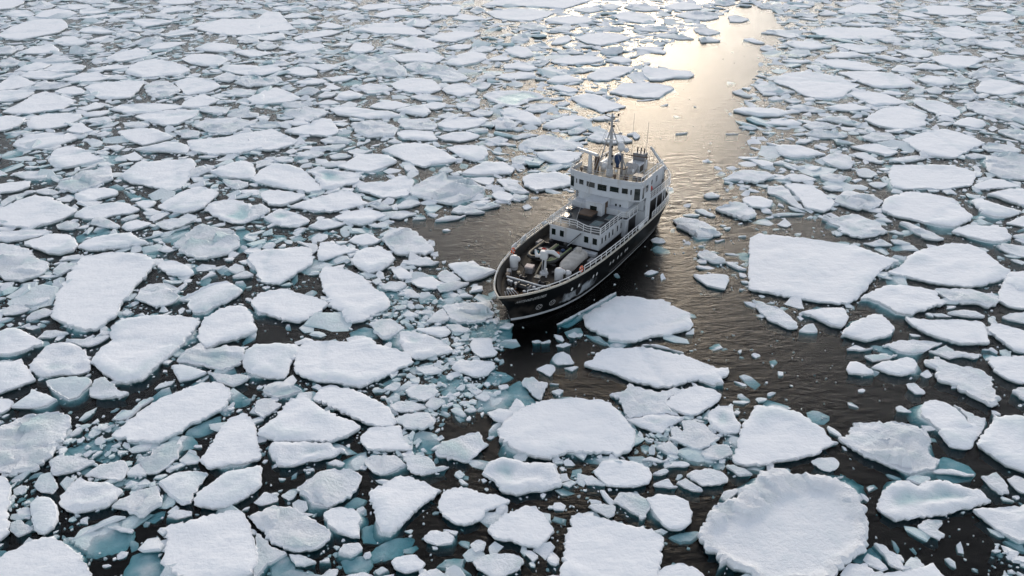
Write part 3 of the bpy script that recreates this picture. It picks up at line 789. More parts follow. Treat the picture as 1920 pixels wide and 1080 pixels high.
r 501 659 511 665 525 665 511 639 505 647 504 656
r -1455 2288 -1433 2343 -1388 2301 -1379 2243 -1430 2243
r 388 1111 415 1121 442 1116 429 1112 401 1112
s -26 2003 0 2017 20 1979 -6 1942 -33 1969
s -189 2319 -161 2362 -115 2362 -121 2313 -157 2295
s 1062 2685 1103 2704 1163 2704 1187 2656 1165 2661 1105 2661
r -428 1369 -412 1382 -390 1367 -387 1353 -411 1353
r 278 1132 292 1137 300 1121 306 1109 300 1107 291 1112 283 1123
c 8 449 14 450 20 445 20 443 16 439
r -331 1382 -310 1397 -288 1382 -297 1374 -319 1367
s 1592 3134 1664 3182 1692 3117 1679 3088 1606 3058
c -362 665 -359 675 -346 680 -347 673 -358 666
c -194 511 -188 518 -181 515 -183 508 -187 505
r 588 1248 605 1253 620 1246 619 1241 605 1229 592 1229
r -1673 3199 -1619 3214 -1513 3182 -1506 3119 -1576 3119
r 126 2271 165 2306 199 2253 176 2243 132 2243
r 117 2588 154 2656 203 2633 174 2571 133 2571
b -136 674 -127 686 -117 698 -114 694 -121 680 -132 673
r 506 1228 523 1234 539 1228 538 1223 516 1211 507 1223
r -579 2153 -544 2186 -501 2153 -518 2129 -564 2144
r 0 1492 21 1518 52 1509 36 1499 10 1483
b -161 875 -145 878 -135 868 -140 855 -150 859
r 283 952 293 952 300 936 306 931 296 931 285 946
r 733 2830 767 2857 781 2804 794 2783 755 2733 720 2733
r -133 862 -129 877 -122 874 -112 857 -121 855
r 961 1858 997 1883 1000 1849 974 1818 955 1830
r 1211 2325 1267 2362 1271 2309 1234 2277 1213 2295
s 1215 1983 1252 2003 1291 2003 1243 1916 1225 1929
r -1141 2524 -1134 2588 -1093 2610 -1087 2549 -1111 2507
r -383 2308 -356 2325 -304 2271 -318 2260 -354 2260
r -179 2656 -140 2728 -95 2680 -119 2638 -161 2638
r 259 2588 308 2656 353 2610 332 2571 284 2593
r 933 3056 990 3117 992 2996 976 2970 928 2970
b 387 463 400 460 401 450 394 452
r 110 1526 133 1562 148 1543 130 1516 109 1516
r -410 591 -409 603 -403 600 -403 593 -411 589
r -128 812 -123 823 -109 811 -109 810 -121 807
c -37 650 -27 661 -21 650 -26 643
r -1190 2503 -1192 2566 -1158 2544 -1131 2507 -1134 2446
r -155 1638 -135 1668 -111 1640 -127 1626 -149 1626
r 1426 2460 1488 2501 1484 2421 1456 2426 1425 2426
r 122 537 131 543 135 544 137 540 128 536
r -434 1731 -408 1764 -381 1742 -390 1728 -419 1728
c -60 630 -52 635 -44 622 -47 619 -57 626
r 165 1618 189 1638 216 1638 203 1616 175 1607
r 321 3056 366 3117 399 3060 360 2970 325 2999
s 837 1822 869 1846 888 1834 898 1818 871 1806 852 1818
s 973 2202 1009 2219 1031 2186 1042 2160 1007 2160 992 2192
s 713 2153 754 2169 784 2153 793 2144 756 2129 726 2144
r -191 1332 -177 1339 -160 1304 -164 1298 -184 1312
s -64 2169 -36 2219 0 2186 -14 2160 -50 2160
r 66 1616 78 1638 107 1658 123 1655 94 1626
c -164 552 -157 557 -148 552 -150 548 -158 550
s -1250 2406 -1249 2440 -1236 2480 -1221 2501 -1206 2446 -1211 2406
s -714 2202 -696 2271 -647 2253 -660 2243 -695 2209
r 244 2271 286 2306 311 2272 286 2243 257 2243
r 141 2032 171 2076 202 2046 181 2025 147 2025
r -113 817 -101 827 -91 820 -93 816 -105 816
b 83 776 99 768 109 753 103 752 90 763
s -1466 2808 -1439 2830 -1400 2884 -1379 2834 -1401 2783
r 0 2460 32 2501 55 2443 39 2406 0 2426
s 1190 2522 1232 2544 1252 2480 1215 2466 1191 2486
s -1473 3026 -1475 3117 -1389 3056 -1408 3028 -1443 2999
r 1488 2610 1555 2656 1561 2589 1519 2571 1497 2593
r -393 601 -385 599 -377 605 -376 605 -381 599 -391 599
r 532 1024 545 1020 555 1008 541 1009 532 1013
r -438 1789 -429 1834 -402 1822 -403 1794 -425 1783
r -89 1536 -69 1553 -47 1544 -47 1534 -73 1525
r -530 2480 -509 2544 -465 2480 -476 2446 -511 2466
r -275 2588 -256 2656 -226 2593 -237 2528 -262 2528
r 56 2137 86 2186 99 2149 83 2098 62 2098
r -758 1435 -736 1443 -719 1435 -724 1411 -745 1427
c -717 1175 -708 1192 -691 1181 -692 1166 -705 1166
r 558 2460 594 2480 611 2413 578 2406 555 2406
b 194 1003 204 1012 214 1003 218 991 210 987 196 991
c 375 635 381 637 387 626 382 626 374 628
r -581 1096 -572 1111 -560 1112 -563 1097 -577 1092
r -982 1524 -960 1535 -925 1518 -942 1508
b -411 1914 -391 1967 -363 1954 -363 1916 -393 1903
r -560 964 -552 977 -541 977 -543 970 -554 962
c 389 1080 407 1100 410 1078 400 1068 392 1073
r 819 1389 842 1397 850 1375 837 1374 823 1374
r -371 1720 -359 1753 -338 1731 -340 1706 -363 1706
s 1287 2237 1317 2253 1335 2219 1301 2192 1279 2192
c -559 1121 -549 1131 -532 1126 -534 1112 -550 1112
r -623 2106 -612 2169 -579 2124 -587 2098 -608 2098
r 453 1562 479 1580 490 1552 470 1543 458 1560
c 195 1024 204 1033 214 1029 215 1017 205 1013 196 1017
r -988 1962 -980 2003 -936 1962 -948 1956 -974 1956
r -1001 3056 -960 3117 -913 3056 -916 3028 -974 3028
r -88 1962 -66 2003 -39 1975 -52 1956 -78 1956
r -15 783 -6 795 2 791 -3 783 -14 786
r 305 1192 321 1204 330 1188 321 1182 308 1182
s -440 1858 -431 1909 -399 1871 -409 1854 -436 1866
r 505 1834 530 1846 540 1789 523 1794 511 1818
s 1433 2778 1481 2804 1522 2778 1483 2733 1451 2758
r -143 833 -136 836 -126 836 -127 829 -136 826
c -486 990 -481 1007 -462 990 -469 983
r 913 1834 947 1871 956 1848 931 1818 913 1818
r -761 1292 -749 1304 -727 1325 -729 1353 -737 1325 -745 1312 -746 1285
c -206 1071 -192 1085 -180 1080 -184 1068 -198 1068
r 667 1407 692 1419 692 1394 673 1382
r 704 2325 737 2362 745 2309 721 2277 700 2295
r 739 3103 807 3182 828 3103 778 3058
r 1198 3117 1291 3182 1326 3117 1278 3119 1219 3119
r -1388 2544 -1376 2588 -1337 2558 -1338 2507 -1363 2507
s -320 3149 -272 3182 -220 3149 -228 3119 -297 3119
c -46 665 -35 666 -29 660 -36 654
s -1038 2656 -1024 2728 -995 2718 -994 2638 -1020 2638
c 386 605 395 605 398 599 387 597
r -764 1405 -756 1419 -734 1404 -733 1389 -751 1396
s -518 2343 -499 2400 -464 2381 -467 2350 -505 2350
r 1059 2884 1116 2967 1124 2884 1098 2860 1061 2860
s 1010 3056 1069 3117 1088 3026 1070 3028 1022 3028
b 684 1097 700 1101 713 1087 688 1078
r -126 1304 -116 1325 -101 1306 -109 1298 -123 1298
s -632 2911 -605 2967 -562 2939 -572 2887 -609 2887
r -151 2955 -126 3056 -94 2955 -120 2887
s 686 2444 717 2460 735 2382 706 2387
s 382 440 389 444 397 442 395 436 386 439
c 493 817 506 817 515 810 497 810
r -588 2219 -567 2253 -530 2219 -543 2209 -572 2209
r -941 3119 -899 3149 -833 3086 -866 3058
s -632 3056 -604 3117 -567 3072 -583 2999 -617 3028
r 1432 3086 1499 3149 1494 3072 1446 3028 1430 3058
c 42 525 52 530 55 527 49 521
c 424 691 436 700 436 688 427 684
r -396 902 -390 925 -382 919 -392 908
r 540 1096 556 1101 562 1086 555 1087 546 1092
r 604 1765 631 1775 641 1749 615 1739
c -558 787 -548 790 -540 786 -546 780 -554 783
r 1113 1764 1156 1798 1167 1775 1135 1728 1112 1739
r 1000 1587 1022 1590 1023 1554 1013 1560
c -103 430 -98 434 -93 431 -100 427
c -47 629 -39 637 -34 629 -41 626
r -14 670 -5 672 -3 668 -11 663
r 710 1035 726 1043 737 1043 724 1017 714 1026
r -396 3117 -343 3182 -310 3151 -354 3088
s 1705 3103 1778 3149 1778 3072 1732 3058
c 40 661 48 664 52 662 47 654 40 659
r 222 1509 240 1526 247 1500 243 1491 235 1483 233 1508
r 61 2356 93 2381 113 2319 90 2313
r 533 1459 560 1484 573 1475 553 1458
s 1791 3151 1856 3182 1898 3149 1843 3119
r 22 423 32 425 41 422 39 416 24 416
r 894 3056 950 3117 945 3028 898 2999
c -55 472 -43 470 -44 466 -50 469
c 55 702 67 705 70 704 63 697 56 702
r 1775 2996 1839 3026 1828 2939 1796 2914 1781 2970
r 541 1053 553 1057 561 1043 553 1044
r 572 1777 596 1798 607 1771 580 1761
c 63 769 71 775 75 769 70 763 63 766
r -393 933 -381 940 -376 942 -383 931
c -178 900 -171 910 -164 896 -171 890
c 469 912 479 917 486 906 483 904
r -237 1467 -224 1484 -206 1459 -221 1458
r 772 2544 809 2588 821 2544 809 2528 785 2528
r 93 1721 118 1753 129 1738 110 1717
r -5 1552 11 1562 26 1543 11 1534
c 666 962 677 960 683 953 673 946
r -148 1096 -139 1106 -127 1101 -135 1097 -147 1097
r -382 1353 -366 1367 -359 1353 -371 1346
c 48 747 59 752 65 749 56 743
r -414 1406 -404 1427 -393 1410 -402 1396
r 672 1534 687 1535 701 1518 686 1516
c -183 543 -174 545 -173 542 -181 542
c -460 821 -459 827 -449 821 -451 813 -459 816
c 27 446 36 440 33 436
c 378 448 388 451 390 448 381 448
c 169 617 178 615 184 611 178 611
c -147 439 -140 443 -139 439 -144 439
r -803 1500 -790 1518 -780 1516 -788 1499
r -285 2778 -253 2830 -234 2808 -257 2758
r 183 1820 203 1846 219 1820 201 1818
s 963 2808 996 2804 1024 2778 1004 2758
c 16 1148 25 1158 31 1143 20 1133
r 907 1675 868 1616 848 1599 882 1638 892 1611 870 1597
c -57 1175 -38 1186 -34 1182 -46 1171
c 448 772 456 769 459 766 449 766
c -184 1317 -171 1323 -167 1305 -181 1305
c -225 956 -215 968 -214 962 -219 950
c 947 1553 965 1569 966 1549 945 1534
r -762 1775 -753 1798 -740 1794 -750 1772
c 195 771 208 784 205 771
c 371 450 376 452 379 450 374 448
r 284 1020 296 1024 301 1026 287 1017
c 22 755 30 758 33 754 25 752
c 32 752 42 758 43 754 35 752
r 416 1518 436 1518 442 1516 421 1516
c 275 1761 303 1772 321 1772 296 1761
r 330 2091 358 2137 364 2129 345 2098
c 513 739 524 739 527 738 518 738
c 373 1233 386 1239 391 1235 379 1229
c 379 1105 392 1110 390 1102 382 1102
c -508 1026 -497 1029 -491 1022
c 464 626 467 620 464 619
b 519 1940 535 1940 539 1929 516 1916
c 38 675 48 673 44 673
c -499 1002 -493 1011 -493 1000
c 281 533 288 535 286 533
r 317 1516 332 1518 345 1525"""
OPEN_DATA = """g 367 2192 564 2571 791 3028 936 3064 847 2571 676 2192 492 1717 419 1367 351 1298 343 1188 277 1133 219 991 239 942 280 855 292 804 344 757 371 704 397 613 333 605 283 639 234 694 202 757 180 883 280 1285 278 1717
g -21 942 -94 975 -122 1044 -188 1082 -81 1123 17 1166 110 1188 114 1367 266 1806 336 1717 251 1082 156 855 24 757 -6 780
g 24 757 81 735 115 639 53 656 0 639 -49 675 -12 746
g 417 855 522 804 474 605 355 426 275 426 308 566 341 714
g -68 639 -15 621 -14 559 -63 574
g 103 545 200 559 196 505 144 426 115 447"""
THICK_DATA = """g -437 536 -423 538 -411 525 -403 505 -412 496 -423 508
g -367 484 -353 484 -346 469 -361 466
g -417 581 -402 597 -373 597 -372 585 -397 581
g 42 559 57 561 58 542 60 531 46 535 42 548
g 114 593 126 605 149 605 146 591 133 585 117 585
g 318 475 328 472 328 458 318 458
g 303 440 313 440 312 431 302 431
g -641 883 -598 897 -567 883 -560 855 -593 855 -615 842
g -483 621 -473 621 -461 613 -464 605 -479 613
g -117 661 -109 670 -107 656 -122 647
g -105 717 -61 730 -43 725 -59 709 -88 714
g -62 746 -47 746 -40 730 -63 725
g -15 768 -3 774 0 752 -12 741
g 151 617 164 621 157 609 149 605
g -897 1396 -848 1396 -807 1325 -840 1318 -868 1285 -890 1325
g -798 1298 -766 1298 -760 1260 -787 1235 -805 1260
g -690 1312 -670 1298 -644 1247 -657 1247
g -494 1247 -472 1247 -456 1211 -470 1199
g -617 919 -607 927 -582 919 -561 883 -598 883
g -386 1035 -369 1054 -351 991 -363 983
g -148 1144 -133 1166 -103 1155 -97 1123 -125 1118 -146 1123
g -377 1082 -352 1063 -311 1054 -275 1044 -257 1035 -277 1022 -300 1009 -316 996 -352 996
g -245 1073 -210 1073 -203 1049 -226 1049 -242 1054
g -363 1353 -341 1382 -329 1325 -351 1318
g -329 1199 -310 1211 -313 1188 -329 1182
g -905 1761 -882 1761 -859 1696 -858 1655
g -981 1783 -979 1830 -929 1761 -938 1717
g -988 2295 -969 2406 -891 2192 -969 2226
g -386 2010 -359 2010 -340 1929 -370 1956"""
RUBBLE_DATA = """g -150 883 -65 855 -19 835 -6 757 -14 704 0 675 -31 630 -39 581 -94 545 -129 559 -131 605 -120 675 -110 735 -168 804
g 103 666 220 639 202 545 162 512 124 531 119 589
g -450 545 -415 531 -357 469 -390 469 -421 493
g -436 589 -330 639 -281 531 -311 493 -383 531"""
LABELS = [
'giant round floe with crumbly raised rim, largest floe in sight',
'vast flat white floe beside the open lead, level with the ship',
'broad smooth rounded floe in front of the bow, two floes nearer than the hull',
'tall smooth slab-like floe with turquoise chip at its lower tip',
'big four-sided smooth floe cut by the near frame edge, beside the giant round floe',
'wide smooth squarish floe cut by the near edge, joined to rough ridged floe',
'large smooth floe shaped like a slanted tooth, just nearer than the tall slab',
'wide smooth lens-shaped floe next to the ice rubble ahead of the bow',
'thick triangular white floe with crisp front wall, beyond the giant round floe',
'long flat pointed floe lying across the near water, second from the hull',
'long tongue-shaped smooth floe with turquoise water along its near edge',
'large floe with one smooth and one ridged blue end, beyond the vast flat floe',
"smooth oval floe touching the ship's near side under the hull",
'pointed floe with tilted blocks and blue pools, beside the giant round floe',
'grey wind-scoured floe between the thick triangular floe and the frame side',
'rough tilted floe with blue cavities cut by the frame side',
'smooth three-cornered floe pointing at the lens-shaped floe',
'large smooth domed floe cut by the bottom corner of the frame',
'elongated lumpy floe slanting toward the bow, ahead of the ship',
'smooth kite-shaped floe with sharp straight edges in the near ice',
'ragged ridged floe joined to the squarish floe at the near edge',
'smooth shark-fin shaped floe beside the tongue-shaped floe',
'smooth pale domed floe just nearer than the long rectangular flat floe',
'pooled floe with white lumps and pale blue slush nearer than the broad rounded floe',
'smooth boat-shaped floe just nearer than the shark-fin shaped floe',
'long rectangular flat floe with dark underside line beyond the pale domed floe',
'smooth rounded floe with bulging front near the bottom, beside the water',
'long smooth sausage-shaped floe lying against the three-cornered floe',
'smooth wedge floe cut by the frame side, beyond the block-strewn floe',
'smooth floe with a long pointed tail toward the giant round floe',
'oval floe with faint wavy ridges, lying in the dark near water',
'wide smooth floe cut by the frame side, ahead of and level with the bow',
'smooth floe with rounded front set in open dark water beside the slanting lumpy floe',
'smooth floe with turquoise front wall shaped like a shield',
'smooth squared floe with slushy corner next to the slanting lumpy floe',
'smooth upright floe with folded lower edge beside the tooth-shaped floe',
'long rough floe of rafted plates floating beside the lead',
'smooth squarish floe wedged against the lens-shaped floe',
'mid-sized rounded half-sunken grey-blue floe on the ship side of the domed corner floe',
'smooth pointed oval floe just nearer than the half-ridged floe',
'round floe holding a pale turquoise pool, beside the tooth-shaped floe',
'smooth four-sided slanted floe beside the pointed oval floe',
'mid-sized rounded turquoise-pooled floe just beyond the domed corner floe',
'broad smooth floe with wind streaks on the far side of the golden lead',
'smooth wide diamond floe with straight front edge, beyond the rectangular floe',
"large rough grey oval floe off the ship's far side",
'hummocked floe with grey pond at one end, ahead of the ship',
'rafted double floe with hollow top touching the long flat pointed floe',
'mid-sized long turquoise-pooled floe just nearer than the three-cornered floe',
'first mid-sized rounded smooth white floe shipward of the broad rounded floe before the bow',
'large long rough floe on the outer side of the tall slab with turquoise chip',
'smooth floe joined to a pale grey sunken plate',
'mid-sized rounded rough floe just nearer than the folded-edge floe',
'long flat smooth floe, widest in the far ice ahead of the ship',
'mid-sized narrow rough floe just beyond the wind-scoured grey floe',
'first mid-sized rounded smooth white floe outward of the four-sided floe by the frame edge',
'mid-sized rounded smooth white floe on the outer side of the rafted double floe',
'pooled floe with blue basin cut by the near frame side',
'mid-sized long smooth white floe just nearer than the rough rafted floe',
'tilted slab with bright turquoise water under its near edge',
'smooth diamond floe in the far ice level with the wheelhouse roof',
'mid-sized rounded tilted floe on the outer side of the boat-shaped floe',
'mid-sized rounded rough floe on the outer side of the pooled floe with white lumps',
'flat floe with dirty front edge between wind-streaked and diamond floes',
'smooth leaf-shaped floe just nearer than the floe with grey sunken plate',
'mid-sized rounded smooth white floe just nearer than the sausage-shaped floe',
'first mid-sized rounded turquoise-pooled floe shipward of the lens-shaped floe by the rubble',
'mid-sized long smooth white floe just nearer than the shield-shaped floe',
'mid-sized rounded smooth white floe just nearer than the pointed oval floe',
'mid-sized rounded turquoise-pooled floe just beyond the hummocked grey-pond floe',
'smooth lens-shaped far floe cut by the frame side',
'long smooth tapered floe near the far frame corner',
'mid-sized stubby rough floe just nearer than the bulging rounded floe',
'mid-sized rounded rough floe just nearer than the leaf-shaped floe',
'first mid-sized rounded smooth white floe shipward of the wedge floe at the frame side',
'mid-sized rounded rough floe on the outer side of the boat-shaped floe',
'mid-sized rounded rough floe on the ship side of the pale domed floe',
'mid-sized stubby half-sunken grey-blue floe on the ship side of the thick triangular floe',
'first mid-sized rounded smooth white floe outward of the rough oval floe off the ship',
'mid-sized rounded rough floe on the ship side of the slanting lumpy floe',
'wide rough-edged floe in the far ice, crossed by blue ridges',
'mid-sized long smooth white floe on the outer side of the hummocked grey-pond floe',
'mid-sized rounded smooth white floe just nearer than the wavy oval floe',
'large long smooth white floe on the outer side of the wind-streaked floe by the lead',
'mid-sized rounded rough floe just nearer than the tongue-shaped floe',
'mid-sized rounded smooth white floe on the outer side of the round pooled floe',
'small long smooth white floe just beyond the domed corner floe',
'wide domed snowy floe in the far ice, brightest in its row',
'mid-sized long rough floe on the outer side of the long rectangular floe',
'very wide flat floe near the far frame edge',
'long thin flat floe beyond the golden lead',
'mid-sized long smooth white floe on the outer side of the round pooled floe',
'smooth far floe with straight front edge shaped like a bowl',
'mid-sized rounded smooth white floe just beyond the slanting lumpy floe',
'first small rounded half-sunken grey-blue floe outward of the squarish floe at the near edge',
'mid-sized rounded smooth white floe on the outer side of the shield-shaped floe',
'mid-sized rounded rough floe just nearer than the half-ridged floe',
'mid-sized narrow smooth white floe on the ship side of the pale domed floe',
'mid-sized long rough floe on the outer side of the shield-shaped floe',
'mid-sized rounded smooth white floe just nearer than the wide frame-side floe',
'mid-sized long smooth white floe on the outer side of the rough rafted floe',
'mid-sized rounded smooth white floe on the ship side of the wide frame-side floe',
'mid-sized rounded tilted floe just nearer than the round pooled floe',
'mid-sized rounded smooth white floe just nearer than the pale domed floe',
'mid-sized long rough floe on the outer side of the dirty-edged flat floe',
'mid-sized narrow smooth white floe on the outer side of the half-ridged floe',
'mid-sized rounded smooth white floe on the ship side of the widest far floe',
'small long drowned grey floe on the ship side of the rough floe with blue cavities',
'first mid-sized rounded half-sunken grey-blue floe shipward of the lens-shaped floe by the rubble',
'first mid-sized rounded smooth white floe shipward of the rough oval floe off the ship',
'mid-sized rounded smooth white floe on the outer side of the far diamond floe',
'mid-sized rounded smooth white floe just nearer than the far lens floe',
'second mid-sized rounded smooth white floe shipward of the wind-streaked floe by the lead',
'mid-sized rounded turquoise-pooled floe on the ship side of the floe with grey sunken plate',
'small stubby half-sunken grey-blue floe just beyond the block-strewn pointed floe',
'small rounded turquoise-pooled floe on the ship side of the thick triangular floe',
'small rounded turquoise-pooled floe just nearer than the rafted double floe',
'mid-sized rounded smooth white floe just beyond the widest far floe',
'small stubby rough floe just nearer than the rafted double floe',
'mid-sized rounded smooth white floe between the far lens floe and the shield-shaped floe',
'mid-sized narrow smooth white floe on the outer side of the slanted four-sided floe',
'mid-sized long smooth white floe on the ship side of the very wide far floe',
'mid-sized rounded rough floe on the outer side of the tilted turquoise slab',
'small rounded rough floe on the ship side of the rough floe with blue cavities',
'mid-sized rounded rough floe just beyond the widest far floe',
'mid-sized rounded turquoise-pooled floe on the ship side of the blue-ridged far floe',
'first small stubby half-sunken grey-blue floe outward of the broad rounded floe before the bow',
'mid-sized long rough floe on the ship side of the blue-ridged far floe',
'mid-sized rounded rough floe on the ship side of the far diamond floe',
'small long rough floe just nearer than the ragged ridged floe',
'small rounded rough floe between the rough floe with blue cavities and the tongue-shaped floe',
'mid-sized rounded rough floe between the pale domed floe and the wide diamond floe',
'small narrow half-sunken grey-blue floe just nearer than the kite-shaped floe',
'small rounded rough floe just beyond the four-sided floe by the frame edge',
'mid-sized narrow smooth white floe just beyond the blue-ridged far floe',
'mid-sized rounded smooth white floe on the ship side of the pointed oval floe',
'small rounded rough floe just beyond the kite-shaped floe',
'mid-sized stubby smooth white floe on the outer side of the widest far floe',
'mid-sized narrow rough floe just nearer than the vast flat floe by the lead',
'mid-sized rounded smooth white floe just beyond the blue-ridged far floe',
'small rounded smooth white floe on the ship side of the rough rafted floe',
'small rounded rough floe between the kite-shaped floe and the pooled floe with white lumps',
'small rounded rough floe on the ship side of the thick triangular floe',
'small rounded turquoise-pooled floe on the ship side of the lens-shaped floe by the rubble',
'mid-sized long rough floe on the ship side of the vast flat floe by the lead',
'mid-sized rounded smooth white floe just nearer than the blue-ridged far floe',
'small rounded turquoise-pooled floe on the outer side of the broad rounded floe before the bow',
'mid-sized rounded smooth white floe on the outer side of the floe with grey sunken plate',
'mid-sized rounded smooth white floe between the widest far floe and the far diamond floe',
'mid-sized rounded smooth white floe on the ship side of the slanting lumpy floe',
'small long rough floe on the ship side of the slanted four-sided floe',
'first mid-sized long smooth white floe shipward of the wind-streaked floe by the lead',
'mid-sized rounded smooth white floe between the blue-ridged far floe and the domed far floe',
'small rounded smooth white floe just nearer than the round pooled floe',
'mid-sized long smooth white floe just nearer than the bowl-shaped far floe',
'mid-sized long smooth white floe just nearer than the blue-ridged far floe',
'mid-sized long smooth white floe on the outer side of the pale domed floe',
'mid-sized rounded rough floe just beyond the far diamond floe',
'mid-sized rounded smooth white floe on the outer side of the dirty-edged flat floe',
'mid-sized rounded smooth white floe just nearer than the leaf-shaped floe',
'mid-sized rounded smooth white floe just nearer than the domed far floe',
'mid-sized rounded smooth white floe on the outer side of the blue-ridged far floe',
'mid-sized rounded turquoise-pooled floe on the outer side of the leaf-shaped floe',
'small rounded rough floe on the ship side of the sausage-shaped floe',
'mid-sized rounded smooth white floe just beyond the rough oval floe off the ship',
'small rounded rough floe on the ship side of the round pooled floe',
'mid-sized long smooth white floe just beyond the dirty-edged flat floe',
'small rounded smooth white floe just nearer than the kite-shaped floe',
'mid-sized rounded smooth white floe just nearer than the floe with grey sunken plate',
'small stubby half-sunken grey-blue floe on the ship side of the sausage-shaped floe',
'small narrow smooth white floe just beyond the domed corner floe',
'mid-sized long smooth white floe just beyond the wind-streaked floe by the lead',
'first mid-sized rounded smooth white floe shipward of the wind-streaked floe by the lead',
'mid-sized long smooth white floe on the outer side of the dirty-edged flat floe',
'mid-sized rounded smooth white floe on the ship side of the squared floe with slushy corner',
'third mid-sized rounded smooth white floe outward of the long thin floe past the lead',
'mid-sized rounded smooth white floe on the ship side of the dirty-edged flat floe',
'mid-sized rounded smooth white floe on the ship side of the far diamond floe',
'mid-sized rounded smooth white floe between the wide frame-side floe and the shield-shaped floe',
'small narrow smooth white floe just nearer than the block-strewn pointed floe',
'small long half-sunken grey-blue floe just beyond the broad rounded floe before the bow',
'small rounded rough floe just nearer than the slanting lumpy floe',
'small stubby rough floe on the ship side of the pooled floe with white lumps',
'mid-sized rounded smooth white floe on the ship side of the blue-ridged far floe',
'small long rough floe just beyond the wedge floe at the frame side',
'small stubby rough floe on the outer side of the rafted double floe',
'small long turquoise-pooled floe just nearer than the wide frame-side floe',
'mid-sized rounded smooth white floe between the far diamond floe and the blue-ridged far floe',
'mid-sized rounded smooth white floe just beyond the far diamond floe',
'third mid-sized rounded smooth white floe shipward of the wind-streaked floe by the lead',
'first small narrow smooth white floe outward of the four-sided floe by the frame edge',
'small rounded smooth white floe just nearer than the hummocked grey-pond floe',
'mid-sized rounded rough floe on the ship side of the bowl-shaped far floe',
'mid-sized rounded smooth white floe between the blue-ridged far floe and the far diamond floe',
'small rounded rough floe just nearer than the wedged squarish floe',
'small rounded rough floe just beyond the vast flat floe by the lead',
'mid-sized rounded rough floe on the ship side of the long rectangular floe',
'first mid-sized rounded smooth white floe outward of the long thin floe past the lead',
'mid-sized rounded smooth white floe on the ship side of the domed far floe',
'second mid-sized rounded smooth white floe outward of the long thin floe past the lead',
'small stubby half-sunken grey-blue floe just nearer than the ragged ridged floe',
'small rounded smooth white floe just nearer than the tooth-shaped floe',
'mid-sized rounded smooth white floe on the outer side of the widest far floe',
'small rounded smooth white floe on the ship side of the lens-shaped floe by the rubble',
'mid-sized rounded flat snowy floe on the ship side of the far diamond floe',
'small long rough floe just nearer than the slanted four-sided floe',
'small stubby rough floe on the ship side of the sausage-shaped floe',
'small rounded rough floe on the outer side of the wedged squarish floe',
'small narrow rough floe just nearer than the block-strewn pointed floe',
'small stubby turquoise-pooled floe just nearer than the floe with a pointed tail',
'first small rounded smooth white floe shipward of the vast flat floe by the lead',
'small stubby half-sunken grey-blue floe on the ship side of the ragged ridged floe',
'mid-sized rounded rough floe between the widest far floe and the blue-ridged far floe',
'small long turquoise-pooled floe on the outer side of the giant crumbly-rimmed floe',
'mid-sized rounded flat snowy floe just beyond the blue-ridged far floe',
'mid-sized rounded smooth white floe between the blue-ridged far floe and the widest far floe',
'small narrow tilted floe on the outer side of the tongue-shaped floe',
'small stubby drowned grey floe on the ship side of the sausage-shaped floe',
'small rounded smooth white floe on the outer side of the pale domed floe',
'small rounded smooth white floe on the outer side of the long rectangular floe',
'small long rough floe just beyond the blue-basin floe',
'small stubby rough floe on the ship side of the thick triangular floe',
'small rounded rough floe just nearer than the block-strewn pointed floe',
'small long smooth white floe just beyond the far diamond floe',
'mid-sized long smooth white floe on the ship side of the blue-ridged far floe',
'mid-sized rounded smooth white floe just beyond the domed far floe',
'small stubby chunky floe just nearer than the rough floe with blue cavities',
'mid-sized rounded smooth white floe just beyond the far lens floe',
'small narrow tilted floe on the ship side of the domed corner floe',
'small rounded rough floe on the ship side of the long rectangular floe',
'small rounded smooth white floe just beyond the far diamond floe',
'small long rough floe just beyond the broad rounded floe before the bow',
'mid-sized long smooth white floe just beyond the blue-ridged far floe',
'small stubby rough floe between the sausage-shaped floe and the lens-shaped floe by the rubble',
'small narrow rough floe on the ship side of the pale domed floe',
'small stubby rough floe on the outer side of the three-cornered floe',
'small rounded rough floe on the ship side of the far diamond floe',
'small narrow half-sunken grey-blue floe on the ship side of the tongue-shaped floe',
'small long smooth white floe on the outer side of the bowl-shaped far floe',
'small stubby smooth white floe on the ship side of the blue-ridged far floe',
'small stubby rough floe just beyond the far diamond floe',
'mid-sized rounded flat snowy floe between the blue-ridged far floe and the domed far floe',
'small stubby smooth white floe on the ship side of the domed far floe',
'mid-sized rounded smooth white floe just beyond the long thin floe past the lead',
'small rounded smooth white floe on the ship side of the bowl-shaped far floe',
'first mid-sized rounded smooth white floe shipward of the long thin floe past the lead',
'small long rough floe just beyond the round pooled floe',
'small rounded smooth white floe on the ship side of the wide diamond floe',
'small rounded smooth white floe just beyond the far lens floe',
'small narrow smooth white floe on the outer side of the half-ridged floe',
'small rounded smooth white floe on the ship side of the very wide far floe',
'small stubby smooth white floe just nearer than the wind-streaked floe by the lead',
'small stubby smooth white floe on the ship side of the slanting lumpy floe',
'small stubby chunky floe on the outer side of the thick triangular floe',
'first small rounded smooth white floe outward of the long thin floe past the lead',
'small narrow rough floe just nearer than the pale domed floe',
'small rounded smooth white floe just beyond the bowl-shaped far floe',
'small rounded smooth white floe on the ship side of the blue-ridged far floe',
'small stubby smooth white floe just beyond the far diamond floe',
'small stubby rough floe on the outer side of the tilted turquoise slab',
'small stubby rough floe just beyond the hummocked grey-pond floe',
'small stubby half-sunken grey-blue floe just nearer than the block-strewn pointed floe',
'small stubby rough floe on the ship side of the long thin floe past the lead',
'small rounded smooth white floe just nearer than the very wide far floe',
'small rounded hummocked floe just beyond the four-sided floe by the frame edge',
'small rounded smooth white floe on the ship side of the pale domed floe',
'small stubby smooth white floe on the ship side of the lens-shaped floe by the rubble',
'small stubby rough floe on the outer side of the wide diamond floe',
'small stubby rough floe just beyond the domed corner floe',
'small stubby rough floe on the ship side of the ragged ridged floe',
'small stubby half-sunken grey-blue floe just nearer than the floe with a pointed tail',
'small long smooth white floe just nearer than the far lens floe',
